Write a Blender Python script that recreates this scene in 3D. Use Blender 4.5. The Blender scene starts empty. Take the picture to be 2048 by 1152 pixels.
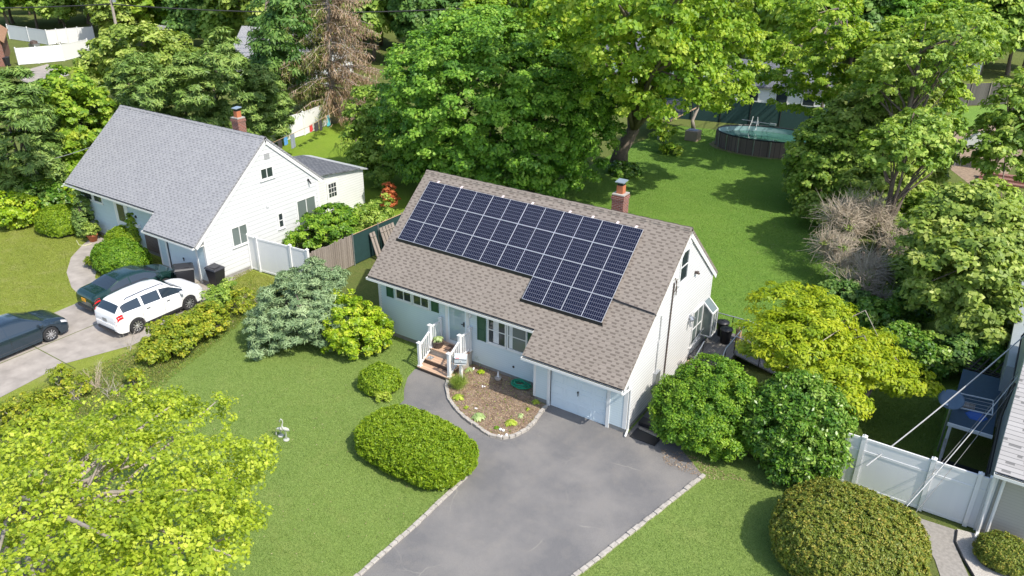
import bpy, math, random
import numpy as np
random.seed(7); RNG = np.random.default_rng(11)
C = bpy.context.scene.collection
scn = bpy.context.scene
R = math.radians

# ------------------------------------------------------------------ camera
FPX = 1565.70; PITCH, YAW, ROLL = R(25.635), R(-33.501), R(0.44)
CAM = np.array([9.558, -26.731, 17.395])
fw = np.array([math.sin(YAW)*math.cos(PITCH), math.cos(YAW)*math.cos(PITCH), -math.sin(PITCH)])
rt0 = np.array([math.cos(YAW), -math.sin(YAW), 0.0]); up0 = np.cross(rt0, fw)
rt = rt0*math.cos(ROLL) + up0*math.sin(ROLL); up = np.cross(rt, fw)
cd = bpy.data.cameras.new('camera'); cam = bpy.data.objects.new('camera', cd); C.objects.link(cam)
cd.sensor_width = 36; cd.lens = 36*FPX/2048; cd.clip_end = 900; cd.clip_start = 0.1
from mathutils import Matrix, Vector
mm = Matrix.Identity(4)
for i in range(3):
    mm[i][0] = rt[i]; mm[i][1] = up[i]; mm[i][2] = -fw[i]; mm[i][3] = CAM[i]
cam.matrix_world = mm
scn.camera = cam

# ------------------------------------------------------------------ sky and sun
SUN = np.array([0.80, -0.15, 1.0]); SUN = SUN/np.linalg.norm(SUN)
w = bpy.data.worlds.new('World'); scn.world = w; w.use_nodes = True
nt = w.node_tree; bg = nt.nodes['Background']
sky = nt.nodes.new('ShaderNodeTexSky'); sky.sky_type = 'NISHITA'; sky.sun_disc = False
sky.sun_elevation = math.asin(SUN[2]); sky.sun_rotation = math.atan2(SUN[0], SUN[1])
sky.air_density = 1.0; sky.dust_density = 1.5; sky.ozone_density = 1.0
nt.links.new(sky.outputs[0], bg.inputs[0]); bg.inputs[1].default_value = 0.15
sl = bpy.data.lights.new('sun', 'SUN'); sl.energy = 3.1; sl.angle = R(0.6); sl.color = (1.0, 0.94, 0.83)
so = bpy.data.objects.new('sun', sl); C.objects.link(so)
so.rotation_euler = Vector(tuple(SUN)).to_track_quat('Z', 'Y').to_euler(); so.location = (30, -5, 40)
scn.view_settings.view_transform = 'Standard'; scn.view_settings.look = 'None'
scn.view_settings.exposure = 0.80; scn.view_settings.gamma = 1.0

# ------------------------------------------------------------------ helpers
def at(px, py, z=0.0):
    """ground point (or point at height z) of the place, surveyed from the photograph"""
    d = fw + rt*(px-1024)/FPX - up*(py-576)/FPX
    t = (z-CAM[2])/d[2]; p = CAM + d*t
    return np.array([p[0], p[1], z])

ORG = {}
def setp(o, label=None, cat=None, group=None, kind=None):
    if label: o['label'] = label
    if cat: o['category'] = cat
    if group: o['group'] = group
    if kind: o['kind'] = kind
    return o
def thing(name, loc, label, cat, group=None):
    o = bpy.data.objects.new(name, None); C.objects.link(o); o.empty_display_size = 0.2
    o.location = tuple(loc); ORG[o.name] = np.array(loc, float)
    return setp(o, label, cat, group)
def org(p):
    return ORG[p.name] if p is not None and p.name in ORG else np.zeros(3)
def link(name, me, parent=None):
    o = bpy.data.objects.new(name, me); C.objects.link(o)
    if parent is not None:
        o.parent = parent; ORG[o.name] = org(parent)
    return o

class MB:
    def __init__(s): s.v = []; s.f = []; s.m = []; s.mi = 0
    def add(s, vs, fs):
        n = len(s.v); s.v += [tuple(map(float, p)) for p in vs]
        s.f += [tuple(i+n for i in f) for f in fs]; s.m += [s.mi]*len(fs); return s
    def box(s, x0, x1, y0, y1, z0, z1):
        x0, x1 = min(x0, x1), max(x0, x1); y0, y1 = min(y0, y1), max(y0, y1); z0, z1 = min(z0, z1), max(z0, z1)
        return s.add([(x0,y0,z0),(x1,y0,z0),(x1,y1,z0),(x0,y1,z0),(x0,y0,z1),(x1,y0,z1),(x1,y1,z1),(x0,y1,z1)],
                     [(0,3,2,1),(4,5,6,7),(0,1,5,4),(1,2,6,5),(2,3,7,6),(3,0,4,7)])
    def obox(s, c, ax, ay, az, hx, hy, hz):
        c = np.array(c, float); ax, ay, az = [np.array(a, float)/np.linalg.norm(a) for a in (ax, ay, az)]
        vs = [c+ax*hx*a+ay*hy*b+az*hz*d for d in (-1,1) for a, b in ((-1,-1),(1,-1),(1,1),(-1,1))]
        return s.add(vs, [(0,3,2,1),(4,5,6,7),(0,1,5,4),(1,2,6,5),(2,3,7,6),(3,0,4,7)])
    def bar(s, a, b, wd, h=None, upv=(0,0,1)):
        a = np.array(a, float); b = np.array(b, float); h = h or wd; d = b-a; L = np.linalg.norm(d)
        u = np.array(upv, float)
        if abs(np.dot(d/L, u)) > 0.98: u = np.array([1.0, 0, 0])
        sd = np.cross(d, u); uu = np.cross(sd, d)
        return s.obox((a+b)/2, d, sd, uu, L/2, wd/2, h/2)
    def tube(s, pts, r, n=8, cap=True):
        pts = [np.array(p, float) for p in pts]; k = len(pts)
        rs = r if hasattr(r, '__len__') else [r]*k
        vs = []; ref = np.array([0.13, 0.21, 0.97])
        for i, p in enumerate(pts):
            d = pts[min(i+1, k-1)] - pts[max(i-1, 0)]; d /= (np.linalg.norm(d)+1e-9)
            if abs(d@ref) > 0.95: rr = np.array([1.0, 0.1, 0])
            else: rr = ref
            a = np.cross(d, rr); a /= np.linalg.norm(a); b = np.cross(d, a)
            for j in range(n):
                t = 2*math.pi*j/n; vs.append(p + (a*math.cos(t)+b*math.sin(t))*rs[i])
        fs = [(i*n+j, i*n+(j+1)%n, (i+1)*n+(j+1)%n, (i+1)*n+j) for i in range(k-1) for j in range(n)]
        if cap: fs += [tuple(range(n-1, -1, -1)), tuple((k-1)*n+j for j in range(n))]
        return s.add(vs, fs)
    def prism(s, poly, z0, z1):
        """vertical extrusion of an xy outline"""
        n = len(poly); a = sum(poly[i][0]*poly[(i+1)%n][1]-poly[(i+1)%n][0]*poly[i][1] for i in range(n))
        if a < 0: poly = poly[::-1]
        vs = [(p[0], p[1], z0) for p in poly]+[(p[0], p[1], z1) for p in poly]
        return s.add(vs, [tuple(range(n-1,-1,-1)), tuple(range(n, 2*n))]+[(i, (i+1)%n, n+(i+1)%n, n+i) for i in range(n)])
    def plate(s, pts, d):
        """flat polygon pts (3-D) given thickness by offset d"""
        n = len(pts); d = np.array(d, float); pts = [np.array(p, float) for p in pts]
        nn = np.zeros(3)
        for i in range(n): nn += np.cross(pts[i]-pts[0], pts[(i+1)%n]-pts[0])
        if nn@d > 0: pts = pts[::-1]
        vs = pts+[p+d for p in pts]
        return s.add(vs, [tuple(range(n)), tuple(range(2*n-1, n-1, -1))]+[((i+1)%n, i, n+i, n+(i+1)%n) for i in range(n)])
    def lathe(s, c, prof, n=24):
        c = np.array(c, float); k = len(prof); vs = []
        for r, z in prof:
            for j in range(n):
                t = 2*math.pi*j/n; vs.append(c+np.array([r*math.cos(t), r*math.sin(t), z]))
        fs = [(i*n+j, i*n+(j+1)%n, (i+1)*n+(j+1)%n, (i+1)*n+j) for i in range(k-1) for j in range(n)]
        fs += [tuple(range(n-1,-1,-1)), tuple((k-1)*n+j for j in range(n))]
        return s.add(vs, fs)
    def build(s, name, mat, parent=None, smooth=False, bevel=0):
        o0 = org(parent); V = np.array(s.v)-o0
        me = bpy.data.meshes.new(name); me.from_pydata(V.tolist(), [], s.f)
        mats = mat if isinstance(mat, (list, tuple)) else [mat]
        for m in mats: me.materials.append(m)
        if len(mats) > 1: me.polygons.foreach_set('material_index', s.m)
        uvl = me.uv_layers.new(name='uv'); W = np.array(s.v)
        co = []
        for p in me.polygons:
            n = np.array(p.normal)
            if abs(n[2]) > 0.999: u = np.array([1.0, 0, 0])
            else: u = np.cross([0, 0, 1.0], n)
            u = u/(np.linalg.norm(u)+1e-9); vv = np.cross(n, u)
            for vi in p.vertices: co += [W[vi]@u, W[vi]@vv]
        uvl.data.foreach_set('uv', co)
        if smooth: me.polygons.foreach_set('use_smooth', [True]*len(me.polygons))
        me.update()
        o = link(name, me, parent)
        if bevel:
            b = o.modifiers.new('bevel', 'BEVEL'); b.width = bevel; b.segments = 2; b.limit_method = 'ANGLE'
        return o

def build_each(mb, name, mat_, parent, smooth=False):
    """one object for each connected piece"""
    par = list(range(len(mb.v)))
    def fd(a):
        while par[a] != a: par[a] = par[par[a]]; a = par[a]
        return a
    for f in mb.f:
        for q in f[1:]: par[fd(q)] = fd(f[0])
    gr = {}
    for f in mb.f: gr.setdefault(fd(f[0]), []).append(f)
    for fs in gr.values():
        us = sorted({a for f in fs for a in f}); mp = {a: i for i, a in enumerate(us)}; m2 = MB(); m2.add([mb.v[a] for a in us], [tuple(mp[a] for a in f) for f in fs]); o = m2.build(name, mat_, parent, smooth)
    return o

# ------------------------------------------------------------------ materials
def newmat(name):
    m = bpy.data.materials.new(name); m.use_nodes = True
    return m, m.node_tree.nodes, m.node_tree.links, m.node_tree.nodes['Principled BSDF']
def mth(N, L, op, a, b=None, c=None):
    n = N.new('ShaderNodeMath'); n.operation = op
    for i, x in enumerate((a, b, c)):
        if x is None: continue
        if isinstance(x, (int, float)): n.inputs[i].default_value = x
        else: L.new(x, n.inputs[i])
    return n.outputs[0]
def mixc(N, L, f, a, b):
    n = N.new('ShaderNodeMix'); n.data_type = 'RGBA'
    for i, x in ((0, f), (6, a), (7, b)):
        if isinstance(x, (int, float)): n.inputs[i].default_value = x
        elif isinstance(x, (tuple, list)): n.inputs[i].default_value = (*x, 1) if len(x) == 3 else x
        else: L.new(x, n.inputs[i])
    return n.outputs[2]
def noise(N, L, scale, detail=4, rough=0.55, vec=None, out=0):
    n = N.new('ShaderNodeTexNoise'); n.inputs['Scale'].default_value = scale
    n.inputs['Detail'].default_value = detail; n.inputs['Roughness'].default_value = rough
    if vec is None:
        t = N.new('ShaderNodeTexCoord'); vec = t.outputs['Object']
    L.new(vec, n.inputs['Vector']); return n.outputs[out]
def ramp(N, L, f, stops):
    n = N.new('ShaderNodeValToRGB'); e = n.color_ramp.elements
    while len(e) < len(stops): e.new(0.5)
    for i, (p, c) in enumerate(stops): e[i].position = p; e[i].color = (*c, 1)
    L.new(f, n.inputs[0]); return n.outputs[0]
def bump(N, L, h, bs, strength=0.4, dist=0.02):
    n = N.new('ShaderNodeBump'); n.inputs['Strength'].default_value = strength; n.inputs['Distance'].default_value = dist
    L.new(h, n.inputs['Height']); L.new(n.outputs[0], bs.inputs['Normal'])
def mat(name, col, rough=0.6, metal=0.0, var=0.12, scale=3.0, bmp=0.0, bscale=40, spec=0.5):
    m, N, L, b = newmat(name)
    if var > 0:
        f = noise(N, L, scale, 6)
        c = mixc(N, L, mth(N, L, 'MULTIPLY_ADD', f, 1.6, -0.3), tuple(x*(1-var) for x in col), tuple(min(1, x*(1+var)) for x in col))
        L.new(c, b.inputs['Base Color'])
    else: b.inputs['Base Color'].default_value = (*col, 1)
    b.inputs['Roughness'].default_value = rough; b.inputs['Metallic'].default_value = metal
    b.inputs['Specular IOR Level'].default_value = spec
    if bmp > 0: bump(N, L, noise(N, L, bscale, 4), b, bmp, 0.01)
    return m
def uvxy(N, L):
    t = N.new('ShaderNodeTexCoord'); s = N.new('ShaderNodeSeparateXYZ'); L.new(t.outputs['UV'], s.inputs[0])
    return s.outputs[0], s.outputs[1], t.outputs['UV']
def siding(name, col, lap=0.1, dark=0.75, streak=0.06, line=0.12):
    m, N, L, b = newmat(name); u, v, uv = uvxy(N, L)
    fr = mth(N, L, 'FRACT', mth(N, L, 'DIVIDE', v, lap))
    ln = mth(N, L, 'LESS_THAN', fr, line)
    f = noise(N, L, 1.3, 6)
    base = mixc(N, L, f, tuple(x*(1-streak*1.6) for x in col), tuple(min(1, x*(1+streak)) for x in col))
    L.new(mixc(N, L, ln, base, tuple(x*dark for x in col)), b.inputs['Base Color'])
    b.inputs['Roughness'].default_value = 0.45
    h = mth(N, L, 'SUBTRACT', 1.0, fr)
    bump(N, L, h, b, 0.35, lap*0.10)
    return m
def shingle(name, c1, c2, cd_, row=0.145, wid=0.42, dens=0.45, seam=0.5):
    m, N, L, b = newmat(name); u, v, uv = uvxy(N, L)
    vr = mth(N, L, 'DIVIDE', v, row); r = mth(N, L, 'FLOOR', vr); fv = mth(N, L, 'FRACT', vr)
    def wn(x, y):
        n = N.new('ShaderNodeTexWhiteNoise'); n.noise_dimensions = '2D'; cb = N.new('ShaderNodeCombineXYZ')
        for i, q in enumerate((x, y)):
            if isinstance(q, (int, float)): cb.inputs[i].default_value = q
            else: L.new(q, cb.inputs[i])
        L.new(cb.outputs[0], n.inputs['Vector']); return n.outputs['Value']
    uu = mth(N, L, 'ADD', mth(N, L, 'DIVIDE', u, wid), mth(N, L, 'MULTIPLY', wn(r, 3.3), 0.35))
    uu = mth(N, L, 'ADD', uu, mth(N, L, 'MULTIPLY', mth(N, L, 'MODULO', r, 2.0), 0.5))
    ce = mth(N, L, 'FLOOR', uu); fu = mth(N, L, 'FRACT', uu)
    wv = mth(N, L, 'MULTIPLY_ADD', wn(ce, r), 0.45, dens-0.2)
    tab = mth(N, L, 'MULTIPLY', mth(N, L, 'LESS_THAN', fu, wv), mth(N, L, 'GREATER_THAN', fv, 0.5))
    lineb = mth(N, L, 'LESS_THAN', fv, 0.1)
    tone = mixc(N, L, wn(mth(N, L, 'ADD', ce, 17.0), r), c1, c2)
    big = noise(N, L, 0.5, 5)
    tone = mixc(N, L, mth(N, L, 'MULTIPLY', big, 0.35), tone, tuple(x*0.7 for x in c1))
    dk = mth(N, L, 'MAXIMUM', mth(N, L, 'MULTIPLY', tab, 0.75), mth(N, L, 'MULTIPLY', lineb, seam))
    col = mixc(N, L, dk, tone, cd_)
    g = noise(N, L, 60, 2)
    col = mixc(N, L, mth(N, L, 'MULTIPLY', g, 0.3), col, tuple(x*0.55 for x in c2))
    L.new(col, b.inputs['Base Color']); b.inputs['Roughness'].default_value = 0.95
    b.inputs['Specular IOR Level'].default_value = 0.2
    h = mth(N, L, 'SUBTRACT', mth(N, L, 'SUBTRACT', 1.0, fv), mth(N, L, 'MULTIPLY', tab, 0.5))
    bump(N, L, h, b, 0.5, 0.012)
    return m
def brick(name, c1, c2, mortar, sc=1.0):
    m, N, L, b = newmat(name); u, v, uv = uvxy(N, L)
    t = N.new('ShaderNodeTexBrick'); L.new(uv, t.inputs['Vector']); t.inputs['Scale'].default_value = 1.0
    t.inputs['Color1'].default_value = (*c1, 1); t.inputs['Color2'].default_value = (*c2, 1); t.inputs['Mortar'].default_value = (*mortar, 1)
    t.inputs['Brick Width'].default_value = 0.2*sc; t.inputs['Row Height'].default_value = 0.075*sc; t.inputs['Mortar Size'].default_value = 0.008*sc
    L.new(mixc(N, L, mth(N, L, 'MULTIPLY', noise(N, L, 25, 3), 0.35), t.outputs['Color'], (0.05, 0.03, 0.03)), b.inputs['Base Color'])
    b.inputs['Roughness'].default_value = 0.9; return m
def planks(name, c1, c2, wd=0.14, alongv=True, line=0.07):
    m, N, L, b = newmat(name); u, v, uv = uvxy(N, L)
    q = mth(N, L, 'DIVIDE', u if alongv else v, wd); fl = mth(N, L, 'FLOOR', q); fr = mth(N, L, 'FRACT', q)
    n = N.new('ShaderNodeTexWhiteNoise'); n.noise_dimensions = '1D'; L.new(fl, n.inputs['W'])
    f = mth(N, L, 'ADD', mth(N, L, 'MULTIPLY', n.outputs['Value'], 0.6), mth(N, L, 'MULTIPLY', noise(N, L, 6, 5), 0.4))
    c = mixc(N, L, f, c1, c2)
    L.new(mixc(N, L, mth(N, L, 'LESS_THAN', fr, line), c, tuple(x*0.35 for x in c1)), b.inputs['Base Color'])
    b.inputs['Roughness'].default_value = 0.8; return m
def leafmat(name, cs, trans=0.35, rough=0.5, tint=None):
    m, N, L, b = newmat(name); a = N.new('ShaderNodeAttribute'); a.attribute_name = 'v'
    k = len(cs); col = ramp(N, L, a.outputs['Fac'], [(i/(k-1), c) for i, c in enumerate(cs)])
    L.new(col, b.inputs['Base Color']); b.inputs['Roughness'].default_value = rough
    b.inputs['Specular IOR Level'].default_value = 0.35
    tr = N.new('ShaderNodeBsdfTranslucent')
    bc = N.new('ShaderNodeMix'); bc.data_type = 'RGBA'; bc.blend_type = 'MULTIPLY'; bc.inputs[0].default_value = 1.0
    L.new(col, bc.inputs[6]); bc.inputs[7].default_value = (1.5, 1.45, 0.7, 1); L.new(bc.outputs[2], tr.inputs['Color'])
    mx = N.new('ShaderNodeMixShader'); mx.inputs[0].default_value = trans
    L.new(b.outputs[0], mx.inputs[1]); L.new(tr.outputs[0], mx.inputs[2])
    L.new(mx.outputs[0], N['Material Output'].inputs['Surface']); return m
def glass(name, col=(0.02, 0.025, 0.03), rough=0.06):
    m, N, L, b = newmat(name); b.inputs['Base Color'].default_value = (*col, 1)
    b.inputs['Roughness'].default_value = rough; b.inputs['Specular IOR Level'].default_value = 0.8; return m

M = {}
M['white'] = mat('white_paint', (0.71, 0.71, 0.70), 0.45, var=0.04, scale=2)
M['vinyl'] = mat('white_vinyl', (0.72, 0.72, 0.72), 0.35, var=0.05, scale=1.2)
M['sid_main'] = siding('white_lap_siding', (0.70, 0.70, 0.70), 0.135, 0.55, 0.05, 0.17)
M['sid_front'] = siding('white_lap_siding_shaded', (0.57, 0.66, 0.70), 0.10, 0.86, 0.05)  # white siding too; the bluish shade on the front is put into its colour
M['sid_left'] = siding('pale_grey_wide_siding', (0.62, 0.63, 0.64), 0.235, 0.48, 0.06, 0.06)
M['sid_leftf'] = siding('pale_grey_wide_siding_shaded', (0.48, 0.58, 0.63), 0.235, 0.85, 0.06, 0.04)  # the pale grey siding again, its shaded front tinted blue in the colour
M['sid_tan'] = siding('tan_vinyl_siding', (0.42, 0.40, 0.36), 0.11, 0.8, 0.05)
M['sid_grey'] = siding('grey_weathered_siding', (0.30, 0.33, 0.34), 0.2, 0.9, 0.15)
M['roof_main'] = shingle('brown_shingles', (0.265, 0.228, 0.195), (0.30, 0.258, 0.222), (0.105, 0.085, 0.072), row=0.13, wid=0.36, dens=0.40)
M['roof_left'] = shingle('grey_shingles', (0.31, 0.31, 0.325), (0.36, 0.36, 0.37), (0.16, 0.16, 0.175), row=0.14, wid=0.34, dens=0.36)
M['roof_right'] = shingle('pale_grey_shingles', (0.40, 0.38, 0.37), (0.48, 0.46, 0.45), (0.10, 0.10, 0.10), row=0.14, wid=0.9, dens=0.12, seam=0.9)
M['roof_dark'] = shingle('dark_grey_shingles', (0.13, 0.14, 0.16), (0.20, 0.21, 0.23), (0.06, 0.06, 0.07))
M['roof_brown'] = shingle('orange_brown_shingles', (0.38, 0.22, 0.13), (0.45, 0.27, 0.17), (0.25, 0.14, 0.09))
M['brick'] = brick('red_brick', (0.30, 0.085, 0.05), (0.17, 0.05, 0.035), (0.35, 0.30, 0.25))
M['stone'] = mat('kerb_stone', (0.38, 0.35, 0.31), 0.9, var=0.35, scale=7, bmp=0.4)
M['concrete'] = mat('concrete', (0.33, 0.295, 0.26), 0.9, var=0.32, scale=1.6, bmp=0.2)
M['concrete_d'] = mat('old_concrete', (0.28, 0.27, 0.25), 0.9, var=0.3, scale=3, bmp=0.3)
M['green'] = mat('green_shutter_paint', (0.022, 0.085, 0.045), 0.5, var=0.1)
M['glass'] = glass('window_glass', (0.03, 0.04, 0.045))
M['glass_c'] = glass('curtained_glass', (0.13, 0.16, 0.15), 0.1)
M['glass_p'] = glass('door_glass', (0.30, 0.40, 0.43), 0.08)
M['black'] = mat('black_plastic', (0.018, 0.018, 0.022), 0.45, var=0.2)
M['blackmetal'] = mat('black_metal', (0.02, 0.02, 0.022), 0.35, metal=0.3, var=0.1)
M['metal'] = mat('grey_metal', (0.45, 0.47, 0.49), 0.35, metal=0.7, var=0.08)
M['zinc'] = mat('zinc_cap', (0.38, 0.45, 0.52), 0.4, metal=0.5, var=0.1)
M['terracotta'] = mat('terracotta', (0.42, 0.14, 0.06), 0.8, var=0.15)
M['wood'] = planks('weathered_wood', (0.20, 0.165, 0.14), (0.34, 0.29, 0.25), 0.13)
M['wood_b'] = mat('bare_wood', (0.42, 0.28, 0.17), 0.75, var=0.2, scale=6)
M['deck'] = planks('tan_decking', (0.46, 0.30, 0.20), (0.58, 0.40, 0.28), 0.14, False)
M['mesh'] = mat('green_privacy_mesh', (0.012, 0.045, 0.045), 0.8, var=0.2, scale=5)
M['bark'] = mat('bark', (0.16, 0.125, 0.10), 0.95, var=0.4, scale=9, bmp=0.6, bscale=25)
M['bark_pale'] = mat('pale_bark', (0.34, 0.29, 0.25), 0.95, var=0.35, scale=9, bmp=0.5, bscale=25)
M['twig'] = mat('dead_twigs', (0.44, 0.37, 0.28), 0.95, var=0.3, scale=9)
M['twig_grey'] = mat('grey_twigs', (0.40, 0.36, 0.31), 0.95, var=0.3, scale=9)
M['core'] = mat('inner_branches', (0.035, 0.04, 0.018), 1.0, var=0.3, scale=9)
M['tan'] = mat('tan_plastic', (0.33, 0.25, 0.19), 0.6)
M['blue'] = mat('blue_tarp', (0.015, 0.09, 0.36), 0.5)
M['slate'] = mat('slate_blue_canopy', (0.022, 0.055, 0.09), 0.6, var=0.25, scale=8)
M['orange_pl'] = mat('orange_plastic', (0.55, 0.16, 0.05), 0.5)
M['hose'] = mat('green_hose', (0.01, 0.30, 0.16), 0.35)
M['statue'] = mat('pale_stone_statue', (0.42, 0.43, 0.38), 0.7, var=0.15, scale=15)
M['mat_brown'] = mat('brown_door_mat', (0.16, 0.10, 0.075), 0.95, var=0.2, scale=20)
M['pot'] = mat('dark_barrel_pot', (0.09, 0.065, 0.055), 0.6)
M['red'] = mat('red_paint', (0.55, 0.03, 0.03), 0.4)
M['rubber'] = mat('tyre_rubber', (0.022, 0.022, 0.024), 0.85, var=0.1)
M['rim'] = mat('alloy_rim', (0.62, 0.63, 0.65), 0.3, metal=0.8, var=0.03)
M['redlamp'] = mat('red_lamp_lens', (0.55, 0.015, 0.02), 0.15, var=0.05)
M['headlamp'] = mat('clear_lamp_lens', (0.55, 0.55, 0.56), 0.12, var=0.1)
M['amber'] = mat('amber_lens', (0.7, 0.22, 0.06), 0.2)
M['plate'] = mat('orange_plate', (0.75, 0.36, 0.03), 0.4)
M['pool_wall'] = planks('pool_wall_panels', (0.13, 0.10, 0.09), (0.22, 0.17, 0.15), 0.5)
M['liner'] = mat('pale_blue_liner', (0.30, 0.46, 0.48), 0.4, var=0.1)
M['tarp'] = mat('black_tarp', (0.03, 0.03, 0.035), 0.6, var=0.4, scale=6, bmp=0.8, bscale=4)
M['cable'] = mat('grey_cable', (0.42, 0.42, 0.42), 0.5)
M['cable_g'] = mat('dull_cable', (0.16, 0.16, 0.16), 0.6)
M['cable_d'] = mat('dark_cable', (0.03, 0.03, 0.03), 0.6)
M['fabric_w'] = mat('white_cloth', (0.75, 0.76, 0.78), 0.9)
M['fabric_r'] = mat('red_cloth', (0.60, 0.05, 0.05), 0.9)
M['fabric_d'] = mat('dark_cloth', (0.05, 0.045, 0.05), 0.9)
M['fabric_b'] = mat('blue_cloth', (0.10, 0.30, 0.60), 0.9)
M['fabric_g'] = mat('grey_blue_cloth', (0.25, 0.28, 0.33), 0.9)
M['fabric_t'] = mat('teal_cloth', (0.10, 0.42, 0.50), 0.9)

# leaves
LM = dict(
 lime=leafmat('lime_leaves', [(0.19, 0.28, 0.02), (0.36, 0.46, 0.03), (0.56, 0.60, 0.08)], 0.35),
 limedeep=leafmat('spring_leaves', [(0.12, 0.25, 0.02), (0.26, 0.40, 0.03), (0.47, 0.55, 0.07)], 0.35),
 maple=leafmat('green_leaves', [(0.07, 0.18, 0.018), (0.17, 0.34, 0.03), (0.33, 0.50, 0.07)], 0.3),
 mid=leafmat('mid_green_leaves', [(0.11, 0.21, 0.028), (0.25, 0.38, 0.05), (0.45, 0.54, 0.11)], 0.3),
 dull=leafmat('olive_leaves', [(0.12, 0.20, 0.03), (0.28, 0.38, 0.06), (0.50, 0.56, 0.15)], 0.3),
 dark=leafmat('dark_green_leaves', [(0.05, 0.12, 0.025), (0.12, 0.24, 0.045), (0.24, 0.36, 0.08)], 0.25),
 cedar=leafmat('cedar_sprays', [(0.08, 0.15, 0.03), (0.17, 0.28, 0.055), (0.34, 0.44, 0.11)], 0.15),
 spruce=leafmat('blue_grey_needles', [(0.13, 0.21, 0.10), (0.25, 0.36, 0.17), (0.42, 0.53, 0.28)], 0.12),
 yew=leafmat('yew_leaves', [(0.05, 0.14, 0.010), (0.14, 0.28, 0.016), (0.30, 0.44, 0.035)], 0.25),
 oval=leafmat('clipped_yew_leaves', [(0.09, 0.18, 0.008), (0.21, 0.33, 0.014), (0.36, 0.45, 0.03)], 0.25),
 glossy=leafmat('glossy_leaves', [(0.05, 0.14, 0.015), (0.13, 0.26, 0.025), (0.34, 0.46, 0.09)], 0.2, 0.35),
 laurel=leafmat('yellow_green_leaves', [(0.14, 0.26, 0.012), (0.30, 0.44, 0.015), (0.58, 0.62, 0.06)], 0.3, 0.4),
 locust=leafmat('golden_green_leaves', [(0.19, 0.29, 0.010), (0.33, 0.42, 0.014), (0.52, 0.55, 0.03)], 0.35),
 box=leafmat('bronze_box_leaves', [(0.09, 0.14, 0.018), (0.19, 0.24, 0.03), (0.42, 0.33, 0.06)], 0.2),
 forsy=leafmat('hedge_leaves', [(0.12, 0.19, 0.015), (0.27, 0.34, 0.02), (0.52, 0.48, 0.05)], 0.3),
 hosta=leafmat('hosta_leaves', [(0.20, 0.34, 0.02), (0.38, 0.47, 0.05), (0.55, 0.60, 0.12)], 0.3),
 hostag=leafmat('pale_hosta_leaves', [(0.25, 0.38, 0.12), (0.38, 0.50, 0.20), (0.55, 0.62, 0.32)], 0.3),
 orange=leafmat('rust_needles', [(0.30, 0.07, 0.02), (0.50, 0.13, 0.04), (0.60, 0.22, 0.08)], 0.2),
 pinebrown=leafmat('brown_needles', [(0.20, 0.13, 0.08), (0.38, 0.26, 0.17), (0.52, 0.40, 0.28)], 0.15),
 pinegreen=leafmat('olive_needles', [(0.08, 0.12, 0.02), (0.18, 0.22, 0.05), (0.34, 0.34, 0.10)], 0.15),
 grass=leafmat('grass_blades', [(0.14, 0.22, 0.045), (0.195, 0.285, 0.062), (0.30, 0.36, 0.11)], 0.3),
 grassb=leafmat('back_grass_blades', [(0.10, 0.21, 0.035), (0.155, 0.28, 0.045), (0.25, 0.34, 0.08)], 0.3),
 grassy=leafmat('yellow_grass_blades', [(0.17, 0.21, 0.035), (0.26, 0.29, 0.05), (0.42, 0.38, 0.17)], 0.3),
 redtips=leafmat('bronze_new_leaves', [(0.15, 0.2, 0.01), (0.32, 0.30, 0.02), (0.50, 0.30, 0.05)], 0.3),
)

# ------------------------------------------------------------------ foliage
def unit(a): return a/(np.linalg.norm(a, axis=-1, keepdims=True)+1e-9)
def leaves(name, P, Nn, Ln, Wd, v, m, parent, T=None, fold=0.15):
    P = np.asarray(P, float); k = len(P)
    Nn = unit(np.asarray(Nn, float))
    if T is None:
        T = RNG.normal(size=(k, 3))
    T = unit(T - Nn*np.sum(T*Nn, 1, keepdims=True)); B = np.cross(Nn, T)
    s = RNG.uniform(0.65, 1.3, (k, 1)); l = T*Ln*0.5*s; b = B*Wd*0.5*s; u = Nn*fold*Ln*s
    V = np.stack([P-l, P+b*1.0+u*0.6-l*0.1, P+l, P-b*1.0+u*0.6-l*0.1], 1).reshape(-1, 3) - org(parent)
    me = bpy.data.meshes.new(name); me.vertices.add(4*k); me.vertices.foreach_set('co', V.ravel().astype(np.float32))
    me.loops.add(4*k); me.loops.foreach_set('vertex_index', np.arange(4*k, dtype=np.int32))
    me.polygons.add(k); me.polygons.foreach_set('loop_start', np.arange(0, 4*k, 4, dtype=np.int32))
    me.polygons.foreach_set('loop_total', np.full(k, 4, dtype=np.int32))
    a = me.attributes.new('v', 'FLOAT', 'POINT'); a.data.foreach_set('value', np.repeat(np.clip(v, 0, 1), 4).astype(np.float32))
    me.materials.append(m); me.update(calc_edges=True)
    return link(name, me, parent)
def sph(n):
    return unit(RNG.normal(size=(n, 3)))
def clumps(blobs, n, upb=0.25, inner=0.25):
    """clump centres spread over the outside (and some inside) of a union of ellipsoids"""
    bl = np.array(blobs, float); vol = np.prod(bl[:, 3:6], 1)**(2/3.); pr = vol/vol.sum()
    out = []; dr = []
    while len(out) < n:
        i = RNG.choice(len(bl), p=pr); d = sph(1)[0]; d[2] += upb*RNG.random(); d /= np.linalg.norm(d)
        if d[2] < -0.75 and RNG.random() < 0.7: continue
        r = RNG.uniform(0.8, 1.02) if RNG.random() > inner else RNG.uniform(0.35, 0.8)
        p = bl[i, :3] + d*bl[i, 3:6]*r
        bad = False
        for j in range(len(bl)):
            if j != i and np.sum(((p-bl[j, :3])/bl[j, 3:6])**2) < 0.28: bad = True; break
        if bad and RNG.random() < 0.75: continue
        out.append(p); dr.append(d)
    return np.array(out), np.array(dr)
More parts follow.
